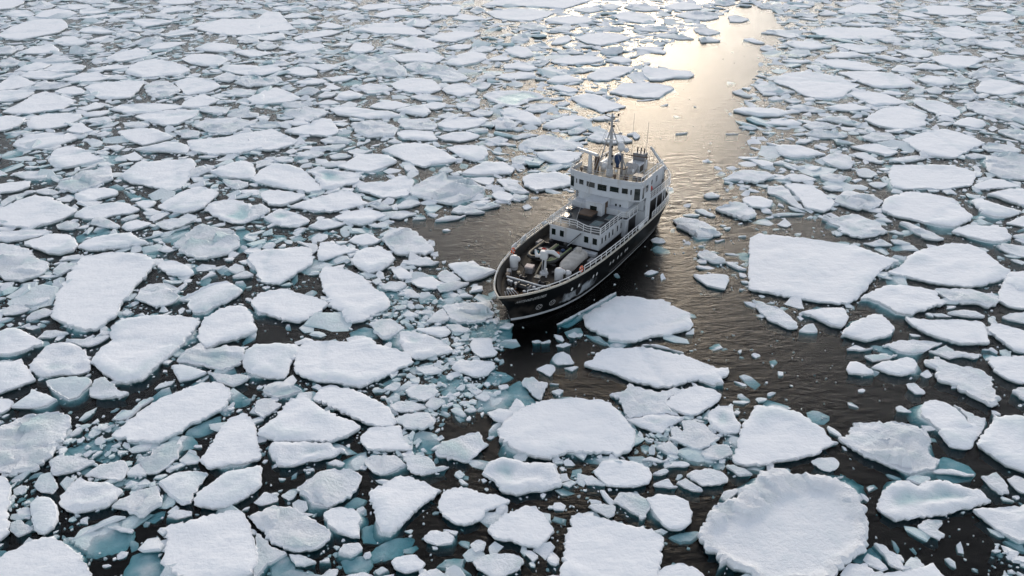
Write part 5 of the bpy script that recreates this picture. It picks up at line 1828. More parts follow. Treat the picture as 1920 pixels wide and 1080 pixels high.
def hull_paint():
    m = mat('black_hull_paint', (.005, .006, .007), .45, spec=.12)
    b = m.node_tree.nodes['Principled BSDF']
    tc = nd(m, 'ShaderNodeTexCoord'); sp = nd(m, 'ShaderNodeSeparateXYZ')
    lk(m, tc.outputs['Object'], sp.inputs[0])
    def win(out, a, b_, c, d):
        r1 = nd(m, 'ShaderNodeMapRange'); r1.inputs['From Min'].default_value = a; r1.inputs['From Max'].default_value = b_
        r2 = nd(m, 'ShaderNodeMapRange'); r2.inputs['From Min'].default_value = d; r2.inputs['From Max'].default_value = c
        lk(m, out, r1.inputs[0]); lk(m, out, r2.inputs[0])
        k = nd(m, 'ShaderNodeMath', operation='MULTIPLY'); lk(m, r1.outputs[0], k.inputs[0]); lk(m, r2.outputs[0], k.inputs[1])
        return k.outputs[0]
    mp = nd(m, 'ShaderNodeMapping'); mp.inputs['Scale'].default_value = (.55, .55, .5)
    lk(m, tc.outputs['Object'], mp.inputs[0])
    nz = nd(m, 'ShaderNodeTexNoise', Scale=1.3, Detail=7.0, Roughness=.7); lk(m, mp.outputs[0], nz.inputs['Vector'])
    w = nd(m, 'ShaderNodeMath', operation='MULTIPLY')
    lk(m, win(sp.outputs[0], 24, 27.5, 31.5, 33.2), w.inputs[0]); lk(m, win(sp.outputs[2], .75, 1.1, 1.9, 2.6), w.inputs[1])
    ad = nd(m, 'ShaderNodeMath', operation='MULTIPLY_ADD'); ad.inputs[1].default_value = .42
    lk(m, w.outputs[0], ad.inputs[0]); lk(m, nz.outputs[0], ad.inputs[2])
    mr = nd(m, 'ShaderNodeMapRange'); mr.inputs['From Min'].default_value = .70; mr.inputs['From Max'].default_value = .98
    lk(m, ad.outputs[0], mr.inputs[0])
    n2_ = nd(m, 'ShaderNodeTexNoise', Scale=.9, Detail=5.0); lk(m, mp.outputs[0], n2_.inputs['Vector'])
    mr2 = nd(m, 'ShaderNodeMapRange'); mr2.inputs['From Min'].default_value = .55; mr2.inputs['From Max'].default_value = .8; mr2.inputs['To Max'].default_value = .55
    lk(m, n2_.outputs[0], mr2.inputs[0])
    x1 = nd(m, 'ShaderNodeMix', data_type='RGBA'); x1.inputs[6].default_value = (.005, .006, .007, 1); x1.inputs[7].default_value = (.10, .085, .075, 1)
    lk(m, mr2.outputs[0], x1.inputs[0])
    x2 = nd(m, 'ShaderNodeMix', data_type='RGBA'); x2.inputs[7].default_value = (.30, .33, .36, 1)
    lk(m, mr.outputs[0], x2.inputs[0]); lk(m, x1.outputs[2], x2.inputs[6]); lk(m, x2.outputs[2], b.inputs['Base Color'])
    return m
M_HULL = hull_paint()

# ---------------------------------------------------------------- the ship's hull
DECKLINE = [(-1.2, 0), (-1.1, 1.2), (-.85, 2.3), (-.3, 3.4), (.8, 4.3), (3, 5.0), (7, 5.4), (12, 5.6), (20, 5.65), (25, 5.5), (29, 5.15), (33, 4.4), (36, 3.2), (38, 2.05), (39.4, 1.0), (40.2, 0.0)]
WATERLINE = [(.5, 0), (.55, 1.2), (.8, 2.3), (1.4, 3.1), (3, 3.7), (5, 4.1), (10, 4.45), (20, 4.75), (26, 4.6), (29, 4.3), (32.2, 3.5), (34.7, 2.3), (36.6, 1.1), (37.8, 0.0)]
NL = 72
def resample(P, n):
    P = np.array(P, float); L = np.concatenate([[0], np.cumsum(np.hypot(*np.diff(P, axis=0).T))])
    t = np.linspace(0, L[-1], n)
    for _ in range(1):
        q = np.column_stack([np.interp(t, L, P[:, 0]), np.interp(t, L, P[:, 1])])
    for _ in range(3):
        q[1:-1] = q[1:-1] * .5 + (q[2:] + q[:-2]) * .25
    return q
DK, WLN = resample(DECKLINE, NL), resample(WATERLINE, NL)
def level(z):
    if z <= .4:
        k = (.4 - z) / 1.9
        q = WLN.copy(); q[:, 0] = 19 + (q[:, 0] - 19) * (1 - .06 * k); q[:, 1] *= 1 - .35 * k
        return q
    k = min(1.0, (z - .4) / 3.8)
    bow = np.clip((WLN[:, 0] - 24) / 12, 0, 1)
    e = k ** (1 + .55 * bow)
    return WLN + (DK - WLN) * e[:, None]
def sheer(s):
    return 4.2 + .22 * max(0.0, (s - 30) / 10) ** 2 + .25 * max(0.0, (4 - s) / 5) ** 2
def hb(s, z):
    q = level(z); i = np.argsort(q[:, 0])
    return float(np.interp(s, q[i, 0], q[i, 1]))
def on_hull(s, z, off=.0):
    p = hb(s, z); ds, dz = .2, .15
    t1 = Vector((2 * ds, hb(s + ds, z) - hb(s - ds, z), 0)); t2 = Vector((0, hb(s, z + dz) - hb(s, z - dz), 2 * dz))
    n = t2.cross(t1).normalized()
    if n.y < 0: n = -n
    return Vector((s, p, z)) + n * off, n

ship = place('expedition_ship', 'black and white expedition ship pushing bow first through the ice', 'ship')
hz = [-1.5, -.6, .15, .3, .46, .62, 1.0, 1.7, 2.3, 2.7, 3.0, 3.25, 3.5, 3.75, 4.0, 4.2]
hm = MB()
rows = []
for z in hz:
    q = level(z)
    full = [(a, -b) for a, b in q[::-1]] + [(a, b) for a, b in q[1:]]
    rows.append([(a, b, z if z < 4.2 else sheer(a)) for a, b in full])
def inset(q, d, z):
    o = []
    for a, b in q:
        k = max(0.0, (a - 34) / 6)
        o.append((a - .30 * k + (.25 if a < .5 else 0), max(0.0, b - d - .12 * k), z if z else sheer(a) - .02))
    return [(a, -b, c) for a, b, c in o[::-1]] + o[1:]
inner, inner2 = inset(level(4.2), .16, 0), inset(level(3.2), .16, 3.15)
n = len(rows[0])
hm.add([p for r in rows for p in r], [(i * n + k, i * n + k + 1, (i + 1) * n + k + 1, (i + 1) * n + k) for i in range(len(rows) - 1) for k in range(n - 1)])
hull = hm.build('hull', M_HULL, ship, smooth=45)
bw = MB()
bw.add(inner + inner2, [(k, k + 1, n + k + 1, n + k) for k in range(n - 1)])
bw.build('bulwark', M_BULW, ship, smooth=45)
dm = MB(); dm.add([(a, b, 3.2) for a, b, z in inner2], [tuple(range(n - 1))])
dm.build('main_deck', M_DECK, ship)
def band(name, z0, z1, off, m, parent=ship, top=False):
    b = MB(); q0, q1 = level(z0), level(z1)
    for sg in (1, -1):
        A = [(a, sg * (w + off), z0) for a, w in q0]; B = [(a, sg * (w + off), z1) for a, w in q1]
        k = len(A)
        b.add(A + B, [(i, i + 1, k + i + 1, k + i) for i in range(k - 1)])
    return b.build(name, m, parent)
band('waterline_stripe', .30, .62, .07, M_WHITE)
gb = MB()
ed = rows[-1]
gb.tube([(a, b, z + .03) for a, b, z in ed[:-1]], .13, 6, closed=True)
gb.build('gunwale', M_CREAM, ship, smooth=60)
fb = MB()
for sg in (1, -1):
    fb.tube([(s, sg * (hb(s, 1.0) + .05), 1.0) for s in np.linspace(1.2, 22, 40)], .10, 5)
fb.build('rubbing_strake', M_BLACK, ship)

def hull_text(txt, s0, z0, size, sx=1.0):
    c = bpy.data.curves.new('name', 'FONT'); c.body = txt; c.size = size; c.extrude = 0; c.space_character = 1.08
    c.resolution_u = 3
    o = bpy.data.objects.new('name', c); COL.objects.link(o)
    dg = bpy.context.evaluated_depsgraph_get(); me = bpy.data.meshes.new_from_object(o.evaluated_get(dg))
    bpy.data.objects.remove(o)
    v = []
    for p in me.vertices:
        q, nn = on_hull(s0 - p.co.x * sx, z0 + p.co.y, .09); v.append(tuple(q))
    f = [tuple(p.vertices) for p in me.polygons]
    return pyd('ship_name', v, f, M_WHITE2, ship)
hull_text('HVITSAND EXPLORER', 38.3, 3.12, .62, .50)

def ring_mark(s, z, r):
    b = MB(); c, nn = on_hull(s, z, .04); e = Vector((0, 0, 1)).cross(nn).normalized(); g = nn.cross(e)
    P = lambda a, q: c + (e * math.cos(a) + g * math.sin(a)) * q
    N = 24
    b.add([P(6.2832 * k / N, r) for k in range(N)] + [P(6.2832 * k / N, r * .80) for k in range(N)], [(k, (k + 1) % N, N + (k + 1) % N, N + k) for k in range(N)])
    for a in (.78, 2.36, 3.93, 5.5):
        b.add([P(a - .3, r * .7), P(a + .3, r * .7), P(a + .12, r * .08), P(a - .12, r * .08)], [(0, 1, 2, 3)])
    return b.build('thruster_mark', M_MAST, ship)
ring_mark(35.15, 1.55, .44)
ring_mark(33.55, 1.62, .44)
for s in (30.9, 29.6, 26.6, 25.8, 22.3, 21.5, 20.2, 19.2, 17.9, 17.3):
    b = MB(); c, nn = on_hull(s, 2.5, .03); e = Vector((0, 0, 1)).cross(nn).normalized(); g = nn.cross(e)
    b.add([c + (e * math.cos(6.2832 * k / 12) * .17 + g * math.sin(6.2832 * k / 12) * .27) for k in range(12)], [tuple(range(12))])
    b.build('porthole', M_WHITE2, ship)
b = MB(); c, nn = on_hull(29.4, 1.9, .03); e = Vector((0, 0, 1)).cross(nn).normalized(); g = nn.cross(e)
b.add([c + (e * math.cos(6.2832 * k / 14) * .55 + g * math.sin(6.2832 * k / 14) * .95) for k in range(14)], [tuple(range(14))])
b.build('anchor_pocket', M_BLACK, ship)

# ---------------------------------------------------------------- rails
def rail(name, pts, h, bars, step, m=M_WHITE2, r=.045, post=.05):
    b = MB(); pts = [Vector(p) for p in pts]
    for k in bars:
        b.tube([p + Vector((0, 0, h * k)) for p in pts], r * (1.25 if k == 1 else .85), 5)
    L = 0; nxt = 0
    for a, c in zip(pts[:-1], pts[1:]):
        d = (c - a).length; t = nxt - L
        while t <= d + 1e-6:
            p = a + (c - a) * (t / d); b.tube([p, p + Vector((0, 0, h))], post, 5); nxt += step; t += step
        L += d
    return b.build(name, m, ship)
for sg in (1, -1):
    edge = lambda s: (s, sg * (hb(s, 4.2) - .08), sheer(s) + .05)
    rail('side_railing', [edge(s) for s in np.linspace(29.2, 11.6, 30)], .82, (1, .55), 1.25)
    rail('bow_railing', [edge(s) for s in np.linspace(37.6, 29.8, 22)], .40, (1,), 1.5)
    rail('stern_railing', [edge(s) for s in np.linspace(10, -.2, 22)], .85, (1, .66, .33), 1.1)
    up = [(10.6, 5.1), (7, 5.15), (4, 5.1), (2.4, 4.75), (1, 3.9), (.1, 2.5), (-.2, 0)]
    rail('upper_railing', [(a, sg * c, 7.0) for a, c in up], 1.0, (1, .7, .4, .12), 1.0)
    rail('boat_deck_railing', [(11.6, sg * 4.4, 5.98), (16.0, sg * 4.4, 5.98), (16.2, sg * 3.62, 5.98), (22.3, sg * 3.62, 5.98)], .95, (1, .66, .33), 1.25)
rail('front_railing', [(22.3, 3.55, 5.98), (22.55, 1.9, 5.98), (22.2, .9, 5.98), (21.7, -.2, 5.98), (21.9, -3.5, 5.98)], .95, (1, .66, .33), 1.2)
# wind screens of white canvas laced to the rails
for (sg, a, c) in ((1, 13.6, 14.9), (-1, 25.2, 26.2), (-1, 28.1, 28.9)):
    b = MB()
    for s in np.linspace(a, c, 5):
        y = sg * (hb(s, 4.2) + .05)
        b.ball((s, y, 4.72 + .07 * math.sin(s * 9)), .3, 8, 1.2, .9, .35)
    b.build('rolled_canvas', M_WHITE2, ship, smooth=60)

# ---------------------------------------------------------------- superstructure
def window(parent, c, n, w, h, name='window', m=M_GLASS, fr=.07, fm=M_WHITE):
    """frame standing proud of the wall, dark pane in it; c centre on the wall, n outward"""
    n = Vector(n).normalized(); c = Vector(c); e = Vector((0, 0, 1)).cross(n).normalized(); g = n.cross(e)
    def P(a, b_, d): return c + e * a + g * b_ + n * d
    W2, H2 = w / 2, h / 2
    o = [P(-W2 - fr, -H2 - fr, .05), P(W2 + fr, -H2 - fr, .05), P(W2 + fr, H2 + fr, .05), P(-W2 - fr, H2 + fr, .05)]
    i = [P(-W2, -H2, .05), P(W2, -H2, .05), P(W2, H2, .05), P(-W2, H2, .05)]
    o0 = [P(-W2 - fr, -H2 - fr, 0), P(W2 + fr, -H2 - fr, 0), P(W2 + fr, H2 + fr, 0), P(-W2 - fr, H2 + fr, 0)]
    b = MB(); f = []
    for k in range(4):
        j = (k + 1) % 4
        f += [(k, j, 4 + j, 4 + k), (8 + k, 8 + j, j, k)]
    b.add(o + i + o0, f)
    fo = b.build(name, fm, parent)
    p = MB(); p.add([P(-W2, -H2, .02), P(W2, -H2, .02), P(W2, H2, .02), P(-W2, H2, .02)], [(0, 1, 2, 3)])
    p.build('pane', m, fo)
    return fo

dh = MB().box(15.6, 22.4, -3.57, 3.57, 3.85, 5.82).build('forward_deckhouse', M_WHITE, ship, .05)
MB().box(15.6, 22.34, -3.5, 3.5, 3.15, 3.846).build('deckhouse_base', M_BLACK, ship)
for s in (21.7, 20.69, 19.66, 18.6, 17.2, 16.1):
    for sg in (1, -1):
        window(dh, (s, sg * 3.57, 5.0), (0, sg, 0), .36, .8)
for p, w in ((2.95, .62), (1.75, .62), (-1.75, .58), (-2.95, .58)):
    window(dh, (22.4, p, 5.0), (1, 0, 0), w, .85)
MB().box(22.41, 23.25, .35, 3.45, 3.2, 3.62).build('white_bench', M_WHITE, ship, .05)
b = MB(); b.add([(22.43, -.75, 3.7), (22.43, 1.15, 5.75), (22.7, 1.15, 5.7), (23.1, -.75, 3.7), (22.43, -.6, 3.7), (23.1, -.6, 3.7)], [(0, 1, 2, 3), (0, 4, 5, 3), (4, 1, 2, 5), (3, 5, 2), (0, 1, 4)])
b.build('slanted_casing', M_WHITE, ship)
MB().tube([(22.9, -.8, 3.66), (22.72, 1.1, 5.78)], .07, 5).build('diagonal_trim', M_BLACK, ship)  # dark trim tube along the slanted casing's diagonal edge

bd = [(11.0, -4.45), (16.05, -4.45), (16.25, -3.68), (22.5, -3.68), (22.5, 3.68), (16.25, 3.68), (16.05, 4.45), (11.0, 4.45)]
MB().prism(bd, 5.824, 5.95).build('boat_deck', M_WHITE, ship)
bi_ = [(a - .12 if a > 20 else a, c * .96) for a, c in bd]
MB().prism(bi_, 5.952, 5.968).build('boat_deck_floor', M_DECK2, ship)
# main house below, black panels paint in the shade of its side passages
mh = MB().box(2.6, 15.55, -4.0, 4.0, 3.15, 6.8).build('main_house', M_WHITE, ship, .04)
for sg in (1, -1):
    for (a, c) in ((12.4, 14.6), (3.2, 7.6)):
        MB().box(a, c, sg * 4.02 - .02, sg * 4.02 + .02, 3.25, 5.6).build('passage_shade_panel', M_BLACK, mh)
    window(mh, (9.3, sg * 4.0, 5.2), (0, sg, 0), .4, .75)
ud = [(10.8, 5.2), (7, 5.25), (4, 5.2), (2.3, 4.85), (.9, 4.0), (0, 2.6), (-.3, 0)]
ud = [(10.8, -5.2)] + [(a, -c) for a, c in ud[1:]] + [(a, c) for a, c in ud[:-1][::-1]]
MB().prism(ud, 6.82, 6.97).build('upper_deck', M_WHITE, ship)
MB().prism([(a * .985 + .1, c * .965) for a, c in ud], 6.972, 6.985).build('upper_deck_floor', M_DECK2, ship)
for sg in (1, -1):
    for (a, c) in ((1.2, 3.7), (4.2, 4.9), (7.2, 4.9)):
        MB().tube([(a, sg * (c - .1), 4.2), (a, sg * (c - .1), 6.82)], .07, 6).build('deck_pillar', M_WHITE, ship)
    # tall white side screen abreast of the wheelhouse
    MB().prism([(10.5, sg * 4.95), (12.1, sg * 5.12), (12.1, sg * 5.25), (10.5, sg * 5.2)], 4.15, 7.9).build('side_screen', M_WHITE, ship, .03)
    MB().box(11.9, 12.1, min(sg * 3.66, sg * 4.93), max(sg * 3.66, sg * 4.93), 5.97, 7.85).build('screen_wall', M_WHITE, ship)
    MB().box(11.9, 12.1, min(sg * 4.02, sg * 5.1), max(sg * 4.02, sg * 5.1), 3.2, 5.81).build('screen_wall', M_WHITE, ship)

bh = MB().box(8.0, 14.36, -3.65, 3.65, 5.97, 7.84).build('bridge_deckhouse', M_WHITE, ship, .05)
for p in (1.95, 2.55):
    window(bh, (14.36, p, 6.9), (1, 0, 0), .26, .45)
bk = MB().box(14.37, 16.9, -1.3, 1.1, 5.97, 7.75).build('stair_house', M_WHITE, ship, .06)
MB().box(14.37, 17.05, -1.42, 1.22, 7.752, 7.84).build('roof', M_WHITE, bk, .03)
window(bk, (16.9, -.1, 6.95), (1, 0, 0), 1.0, .58)
dr = MB().box(15.2, 15.95, 1.102, 1.15, 6.0, 7.6).build('door', M_BROWN, bk)
MB().box(15.8, 15.88, 1.152, 1.2, 6.75, 6.9).build('handle', M_GREY, dr)

wp = [(10.7, 5.2), (13.95, 5.2), (14.38, 4.25), (14.7, 2.2), (14.82, 0), (14.7, -2.2), (14.38, -4.25), (13.95, -5.2), (10.7, -5.2)]
lo_ = [(a - (.55 if i in (0, 1, 7, 8) else .12), c * (.97)) for i, (a, c) in enumerate(wp)]
wh = MB().prism(wp, 7.86, 10.1).build('wheelhouse', M_WHITE, ship, .05)
MB().prism([(a + .05, c * 1.012) for a, c in wp], 10.102, 10.2).build('roof_deck', M_WHITE, wh)
MB().prism([(a, c * .97) for a, c in wp], 10.202, 10.215).build('roof_floor', M_TAN, wh)
b = MB()
for k in range(len(wp) - 1):
    a, c = Vector((*wp[k], 0)), Vector((*wp[k + 1], 0)); d = (c - a).normalized(); nn = Vector((-d.y, d.x, 0))
    if nn.dot(Vector((12, 0, 0)) - a) < 0: nn = -nn
    q = [a - nn * .06, c - nn * .06, c + nn * .06, a + nn * .06]
    b.prism([(p.x, p.y) for p in q], 10.218, 10.62)
b.build('roof_parapet', M_WHITE, wh)
def wh_front(p):
    for k in range(1, 7):
        (a0, c0), (a1, c1) = wp[k], wp[k + 1]
        if c1 <= p <= c0:
            t = (p - c0) / (c1 - c0); d = Vector((a1 - a0, c1 - c0, 0)).normalized(); return Vector((a0 + (a1 - a0) * t, p, 0)), Vector((-d.y, d.x, 0)) * -1
for p, w, h, z in ((-4.73, .72, 1.45, 8.95), (-3.98, .16, .62, 9.2), (-3.2, .72, .68, 9.22), (-1.72, 1.25, .72, 9.2), (0, 1.3, .86, 9.15), (1.72, 1.25, .72, 9.2), (3.15, .8, .72, 9.2), (3.98, .2, .7, 9.15), (4.73, .74, 1.6, 8.9)):
    c, nn = wh_front(p)
    if nn.x < 0: nn = -nn
    window(wh, (c.x, c.y, z), nn, w, h)
for sg in (1, -1):
    window(wh, (13.35, sg * 5.2, 8.9), (0, sg, 0), .55, 1.5)
    window(wh, (12.2, sg * 5.2, 9.2), (0, sg, 0), .8, .9)
ah = MB().box(3.8, 10.68, -4.0, 4.0, 6.99, 9.55).build('after_house', M_WHITE, ship, .05)
MB().box(3.6, 10.69, -4.15, 4.15, 9.552, 9.68).build('roof', M_WHITE, ah)
MB().box(3.8, 10.6, -4.0, 4.0, 9.682, 9.70).build('roof_floor', M_TAN, ah)
for sg in (1, -1):
    window(ah, (5.9, sg * 4.0, 8.4), (0, sg, 0), .42, .85)
    window(ah, (7.6, sg * 4.0, 8.4), (0, sg, 0), .42, .6)
    rail('roof_railing', [(10.3, sg * 4.05, 9.7), (3.7, sg * 4.05, 9.7)], .8, (1, .55), 1.2)
    rail('wheelhouse_roof_railing', [(14.0, sg * 5.1, 10.62), (10.8, sg * 5.1, 10.62)], .5, (1,), 1.1)
rail('wheelhouse_roof_railing', [(14.1, -4.9, 10.62), (14.75, 0, 10.62), (14.1, 4.9, 10.62)], .55, (1, .5), 1.2, M_MAST, .03, .03)

# skylights, boxes on the boat deck
for (x0, x1, y0, y1) in ((16.1, 17.7, 1.9, 2.75), (18.7, 20.5, 1.1, 2.4), (18.4, 19.9, -3.35, -2.4), (15.9, 17.3, -4.2, -3.2)):
    k = MB().box(x0, x1, y0, y1, 5.97, 6.16).build('skylight', M_GREY, ship, .03)
    MB().box(x0 + .08, x1 - .08, y0 + .08, y1 - .08, 6.162, 6.18).build('pane', M_SKY, k)

# funnel casing, crane and gear on the roofs
fc = MB().box(6.4, 9.3, .8, 2.7, 9.71, 11.0).build('funnel_casing', M_WHITE, ship, .06)
MB().box(6.3, 7.5, .9, 2.6, 11.002, 12.0).build('funnel_top', M_GREY, fc, .08)
MB().box(6.6, 7.3, 2.602, 2.64, 11.15, 11.85).build('louvre', M_BLACK, fc)
MB().box(7.8, 9.0, 2.702, 2.74, 9.95, 10.8).build('louvre', M_BLACK, fc)
for y in (1.3, 1.8, 2.3):
    MB().tube([(6.9, y, 12.0), (6.8, y, 12.7)], .10, 8).build('exhaust_pipe', M_BLACK, fc)
MB().add([(9.35, .9, 11.2), (9.35, 2.6, 11.2), (11.2, 2.6, 10.1), (11.2, .9, 10.1), (9.35, .9, 11.05), (9.35, 2.6, 11.05), (11.2, 2.6, 9.95), (11.2, .9, 9.95)], [(0, 1, 2, 3), (7, 6, 5, 4), (0, 4, 5, 1), (1, 5, 6, 2), (2, 6, 7, 3), (3, 7, 4, 0)]).build('gangway_ramp', M_MAST, ship)
b = MB(); b.tube([(2.0, 3.3, 6.98), (2.0, 3.3, 8.6)], .28, 8)
cr = b.build('stern_crane', M_WHITE, ship, smooth=50)
MB().tube([(1.7, 3.7, 8.4), (2.6, 2.3, 10.6), (3.0, 1.6, 11.7)], [.24, .2, .15], 4).build('boom', M_WHITE, cr)
MB().tube([(2.0, 3.3, 7.6), (2.6, 2.6, 9.6)], .07, 6).build('ram', M_GREY, cr)
MB().lathe([(.38, 0), (.42, .3), (.3, .5), (.42, .7), (.38, 1.0)], (1.0, 2.9, 6.99), 10).build('capstan', M_BLACK, ship, smooth=40)

# mast
ms = MB().tube([(12.8, .05, 10.2), (12.9, .05, 13), (13.1, .05, 18.7)], [.5, .27, .12], 8).build('mast', M_MAST, ship, smooth=50)
MB().tube([(12.85, .05, 10.2), (12.86, .05, 11.2)], .5, 8).build('mast_foot', M_WHITE, ms, smooth=50)
for y0, x0 in ((-1.95, 12.9), (2.4, 11.9)):
    MB().tube([(x0, y0, 10.2), (13.0, .05, 17.0)], .09, 6).build('mast_leg', M_MAST, ms)
MB().tube([(13.1, -.9, 18.3), (13.1, .05, 18.1), (13.1, .9, 18.35)], .05, 5).build('yard', M_BLACK, ms)
for z, y in ((18.5, -.9), (18.55, .9), (17.0, .35), (17.2, -.3), (14.2, .3), (14.3, -.35), (13.0, .4), (12.9, -.4), (11.9, .4)):
    MB().lathe([(.09, 0), (.13, .06), (.13, .26), (.07, .32)], (13.05, y, z - .1), 8).build('mast_lamp', M_BLACK, ms)
MB().tube([(13.05, .05, 15.9), (12.6, 1.3, 16.0)], .05, 5).build('spreader', M_MAST, ms)
MB().lathe([(.26, 0), (.3, .08), (.1, .2)], (12.5, 1.1, 16.0), 10).build('mast_light', M_MAST, ms)
for z, w_ in ((14.6, .75), (17.6, 1.1)):
    MB().tube([(13.05, -w_, z + .15), (13.03, .05, z), (13.05, w_, z + .15)], .06, 5).build('cross_arm', M_MAST, ms)
MB().box(12.95, 13.25, -.75, .85, 15.1, 15.3, .5).build('mast_radar', M_DOME, ms, .05)
for k, (p0, p1) in enumerate((((13.1, .05, 18.4), (10.6, 3.9, 9.8)), ((13.1, .05, 18.4), (10.4, -3.9, 9.8)), ((13.1, .05, 17.4), (4.0, 0, 9.8)), ((13.0, .05, 16.2), (14.5, -2.6, 10.6)), ((13.0, .05, 16.2), (14.5, 3.0, 10.6)), ((13.1, .05, 18.2), (22.2, 0, 6.9)))):
    MB().tube([p0, p1], .022, 4).build('stay_wire', M_MAST, ms)
for (x, y, z, hh) in ((13.6, -4.2, 10.2, 1.6), (13.4, 3.6, 10.2, 1.3), (11.6, -3.6, 10.2, 2.0), (12.2, -1.2, 10.2, 1.1), (11.2, .2, 10.2, 1.5), (13.8, 1.4, 10.2, 1.0)):
    o_ = MB().tube([(x, y, z), (x, y, z + hh)], .055, 6).build('instrument_post', M_CREAM, ship)
    MB().lathe([(.08, 0), (.16, .08), (.16, .3), (.06, .38)], (x, y, z + hh), 8).build('instrument', M_DOME, o_, smooth=50)
for (x, y, sx_, sy_, sz_, m_) in ((11.4, -1.6, .7, .5, .6, M_DOME), (12.2, -3.6, .6, .9, .5, M_GREY), (11.2, 1.6, .5, .6, .9, M_DOME), (13.3, 2.6, .4, .5, .6, M_BROWN)):
    MB().box(x - sx_ / 2, x + sx_ / 2, y - sy_ / 2, y + sy_ / 2, 10.22, 10.22 + sz_).build('roof_box', m_, ship, .05)
for (x, y, l_) in ((5.0, -2.6, 1.6), (8.4, -2.9, 1.9)):
    MB().lathe([(.02, -l_ / 2), (.36, -l_ / 2 + .05), (.38, 0), (.36, l_ / 2 - .05), (.02, l_ / 2)], (x, y, 10.15), 12, 'X').build('raft_canister', M_DOME, ship, smooth=40)
pd = MB().tube([(13.2, -2.7, 10.2), (13.2, -2.75, 12.8)], [.34, .24], 8).build('radar_pedestal', M_WHITE, ship, smooth=50)
MB().box(12.95, 13.35, -5.2, -1.3, 12.85, 13.2, -.31).build('radar_scanner', M_DOME, pd, .08)
MB().tube([(12.6, -2.0, 10.2), (12.6, -2.0, 12.5)], .36, 8).build('exhaust_trunk', M_BROWN, ship, smooth=50)
rd = MB().tube([(12.3, 1.5, 10.2), (12.3, 1.5, 13.4)], [.22, .14], 8).build('dome_post', M_GREY, ship)
MB().ball((12.6, 1.35, 14.3), .5, 14, 1.25).build('radome', M_DOME, rd, smooth=80)
MB().ball((11.9, 1.8, 13.75), .34, 12).build('small_radome', M_DOME, rd, smooth=80)
MB().box(11.7, 12.9, .6, 2.2, 11.4, 11.5).build('gear_platform', M_BROWN, ship)
for (x, y) in ((11.8, .7), (12.8, .7), (11.8, 2.1), (12.8, 2.1)):
    MB().tube([(x, y, 10.2), (x, y, 11.4)], .05, 5).build('platform_leg', M_CREAM, ship)
MB().lathe([(.22, 0), (.2, .35), (.4, .7), (.46, 1.2), (.42, 1.55), (.2, 1.7)], (12.5, .95, 11.5), 12).build('blue_covered_compass', M_BLUE, ship, smooth=60)
MB().tube([(12.0, 1.8, 13.2), (11.2, 4.6, 13.0)], .07, 5).build('antenna_boom', M_BROWN, ship)
MB().tube([(13.0, -2.0, 11.9), (12.9, 0, 13.5), (12.6, 1.0, 14.0)], .05, 4).build('cable_run', M_BROWN, ship)
for p0, p1, r0 in (((10.4, 3.9, 9.7), (10.5, 4.0, 12.6), .09), ((10.5, 4.0, 12.6), (10.6, 4.1, 17.5), .025), ((11.0, 2.2, 10.2), (11.0, 2.2, 18.5), .025), ((9.6, 4.0, 9.7), (9.6, 4.0, 12.9), .03), ((5.0, 3.0, 9.7), (5.0, 3.0, 12.6), .03), ((4.6, 2.2, 9.7), (4.6, 2.2, 12.0), .03), ((14.2, -4.6, 10.6), (14.2, -4.6, 12.2), .03)):
    MB().tube([p0, p1], r0, 5).build('whip_antenna', M_MAST, ship)
for (x, y, z) in ((14.6, 1.6, 10.6), (13.9, 4.4, 10.6), (14.3, -3.4, 10.6)):
    MB().lathe([(.1, 0), (.1, .2), (.2, .22), (.22, .5), (.16, .6)], (x, y, z), 10).build('searchlight', M_BROWN, ship, smooth=50)
MB().ball((12.4, -.9, 11.2), .5, 10).build('horn_housing', M_DOME, ship, smooth=80)
MB().box(11.3, 12.6, 3.2, 4.6, 10.22, 10.75).build('roof_locker', M_GREY, ship, .05)

# ---------------------------------------------------------------- foredeck fittings
MB().box(34.4, 34.48, -2.5, 2.75, 3.21, 3.85).build('breakwater', M_GREY, ship)
MB().tube([(34.44, -2.55, 3.9), (34.44, 2.0, 3.9), (34.1, 2.9, 3.9)], .1, 6).build('breakwater_rail', M_WHITE2, ship)
w = MB().lathe([(.55, -.7), (.55, -.55), (.32, -.5), (.32, .5), (.55, .55), (.55, .7)], (35.6, .4, 3.75), 14, 'Y').build('windlass', M_BLACK, ship, smooth=40)
MB().box(35.2, 36.0, -.5, -.25, 3.21, 4.1).build('frame', M_GREY, w)
MB().box(35.2, 36.0, 1.05, 1.3, 3.21, 4.1).build('frame', M_GREY, w)
for (x, y) in ((36.6, -.5), (36.8, -.9), (35.0, -1.6), (35.1, -.9), (36.3, 1.0), (35.2, 1.9), (34.9, -2.0), (34.85, 1.4)):
    b = MB().lathe([(.14, 0), (.14, .5)], (x, y, 3.2), 10).build('bollard', M_GREY, ship, smooth=40)
    MB().lathe([(.2, 0), (.22, .06), (.15, .14)], (x, y, 3.7), 10).build('cap', M_WHITE2, b, smooth=40)
b = MB()
for k in range(7):
    b.tube([(37.2 + .35 * math.cos(t) - .08 * k * .3, .3 + (.42 - .03 * k) * math.sin(t), 3.26 + .07 * k) for t in np.linspace(0, 6.0, 14)], .05, 5)
tag(b.build('mooring_rope', M_RUST), 'rusty brown mooring rope coiled in the very bow of the ship', 'rope')
bpy.data.objects['mooring_rope'].matrix_world = SM
b = MB()
for k in range(5): b.tube([(38.6 - .25 * k, -.2 + .1 * k, sheer(38.5) + .08), (38.55 - .25 * k, -.1 + .25 * k, 3.9)], .05, 4)
b.build('bow_fairlead', M_WHITE2, ship)

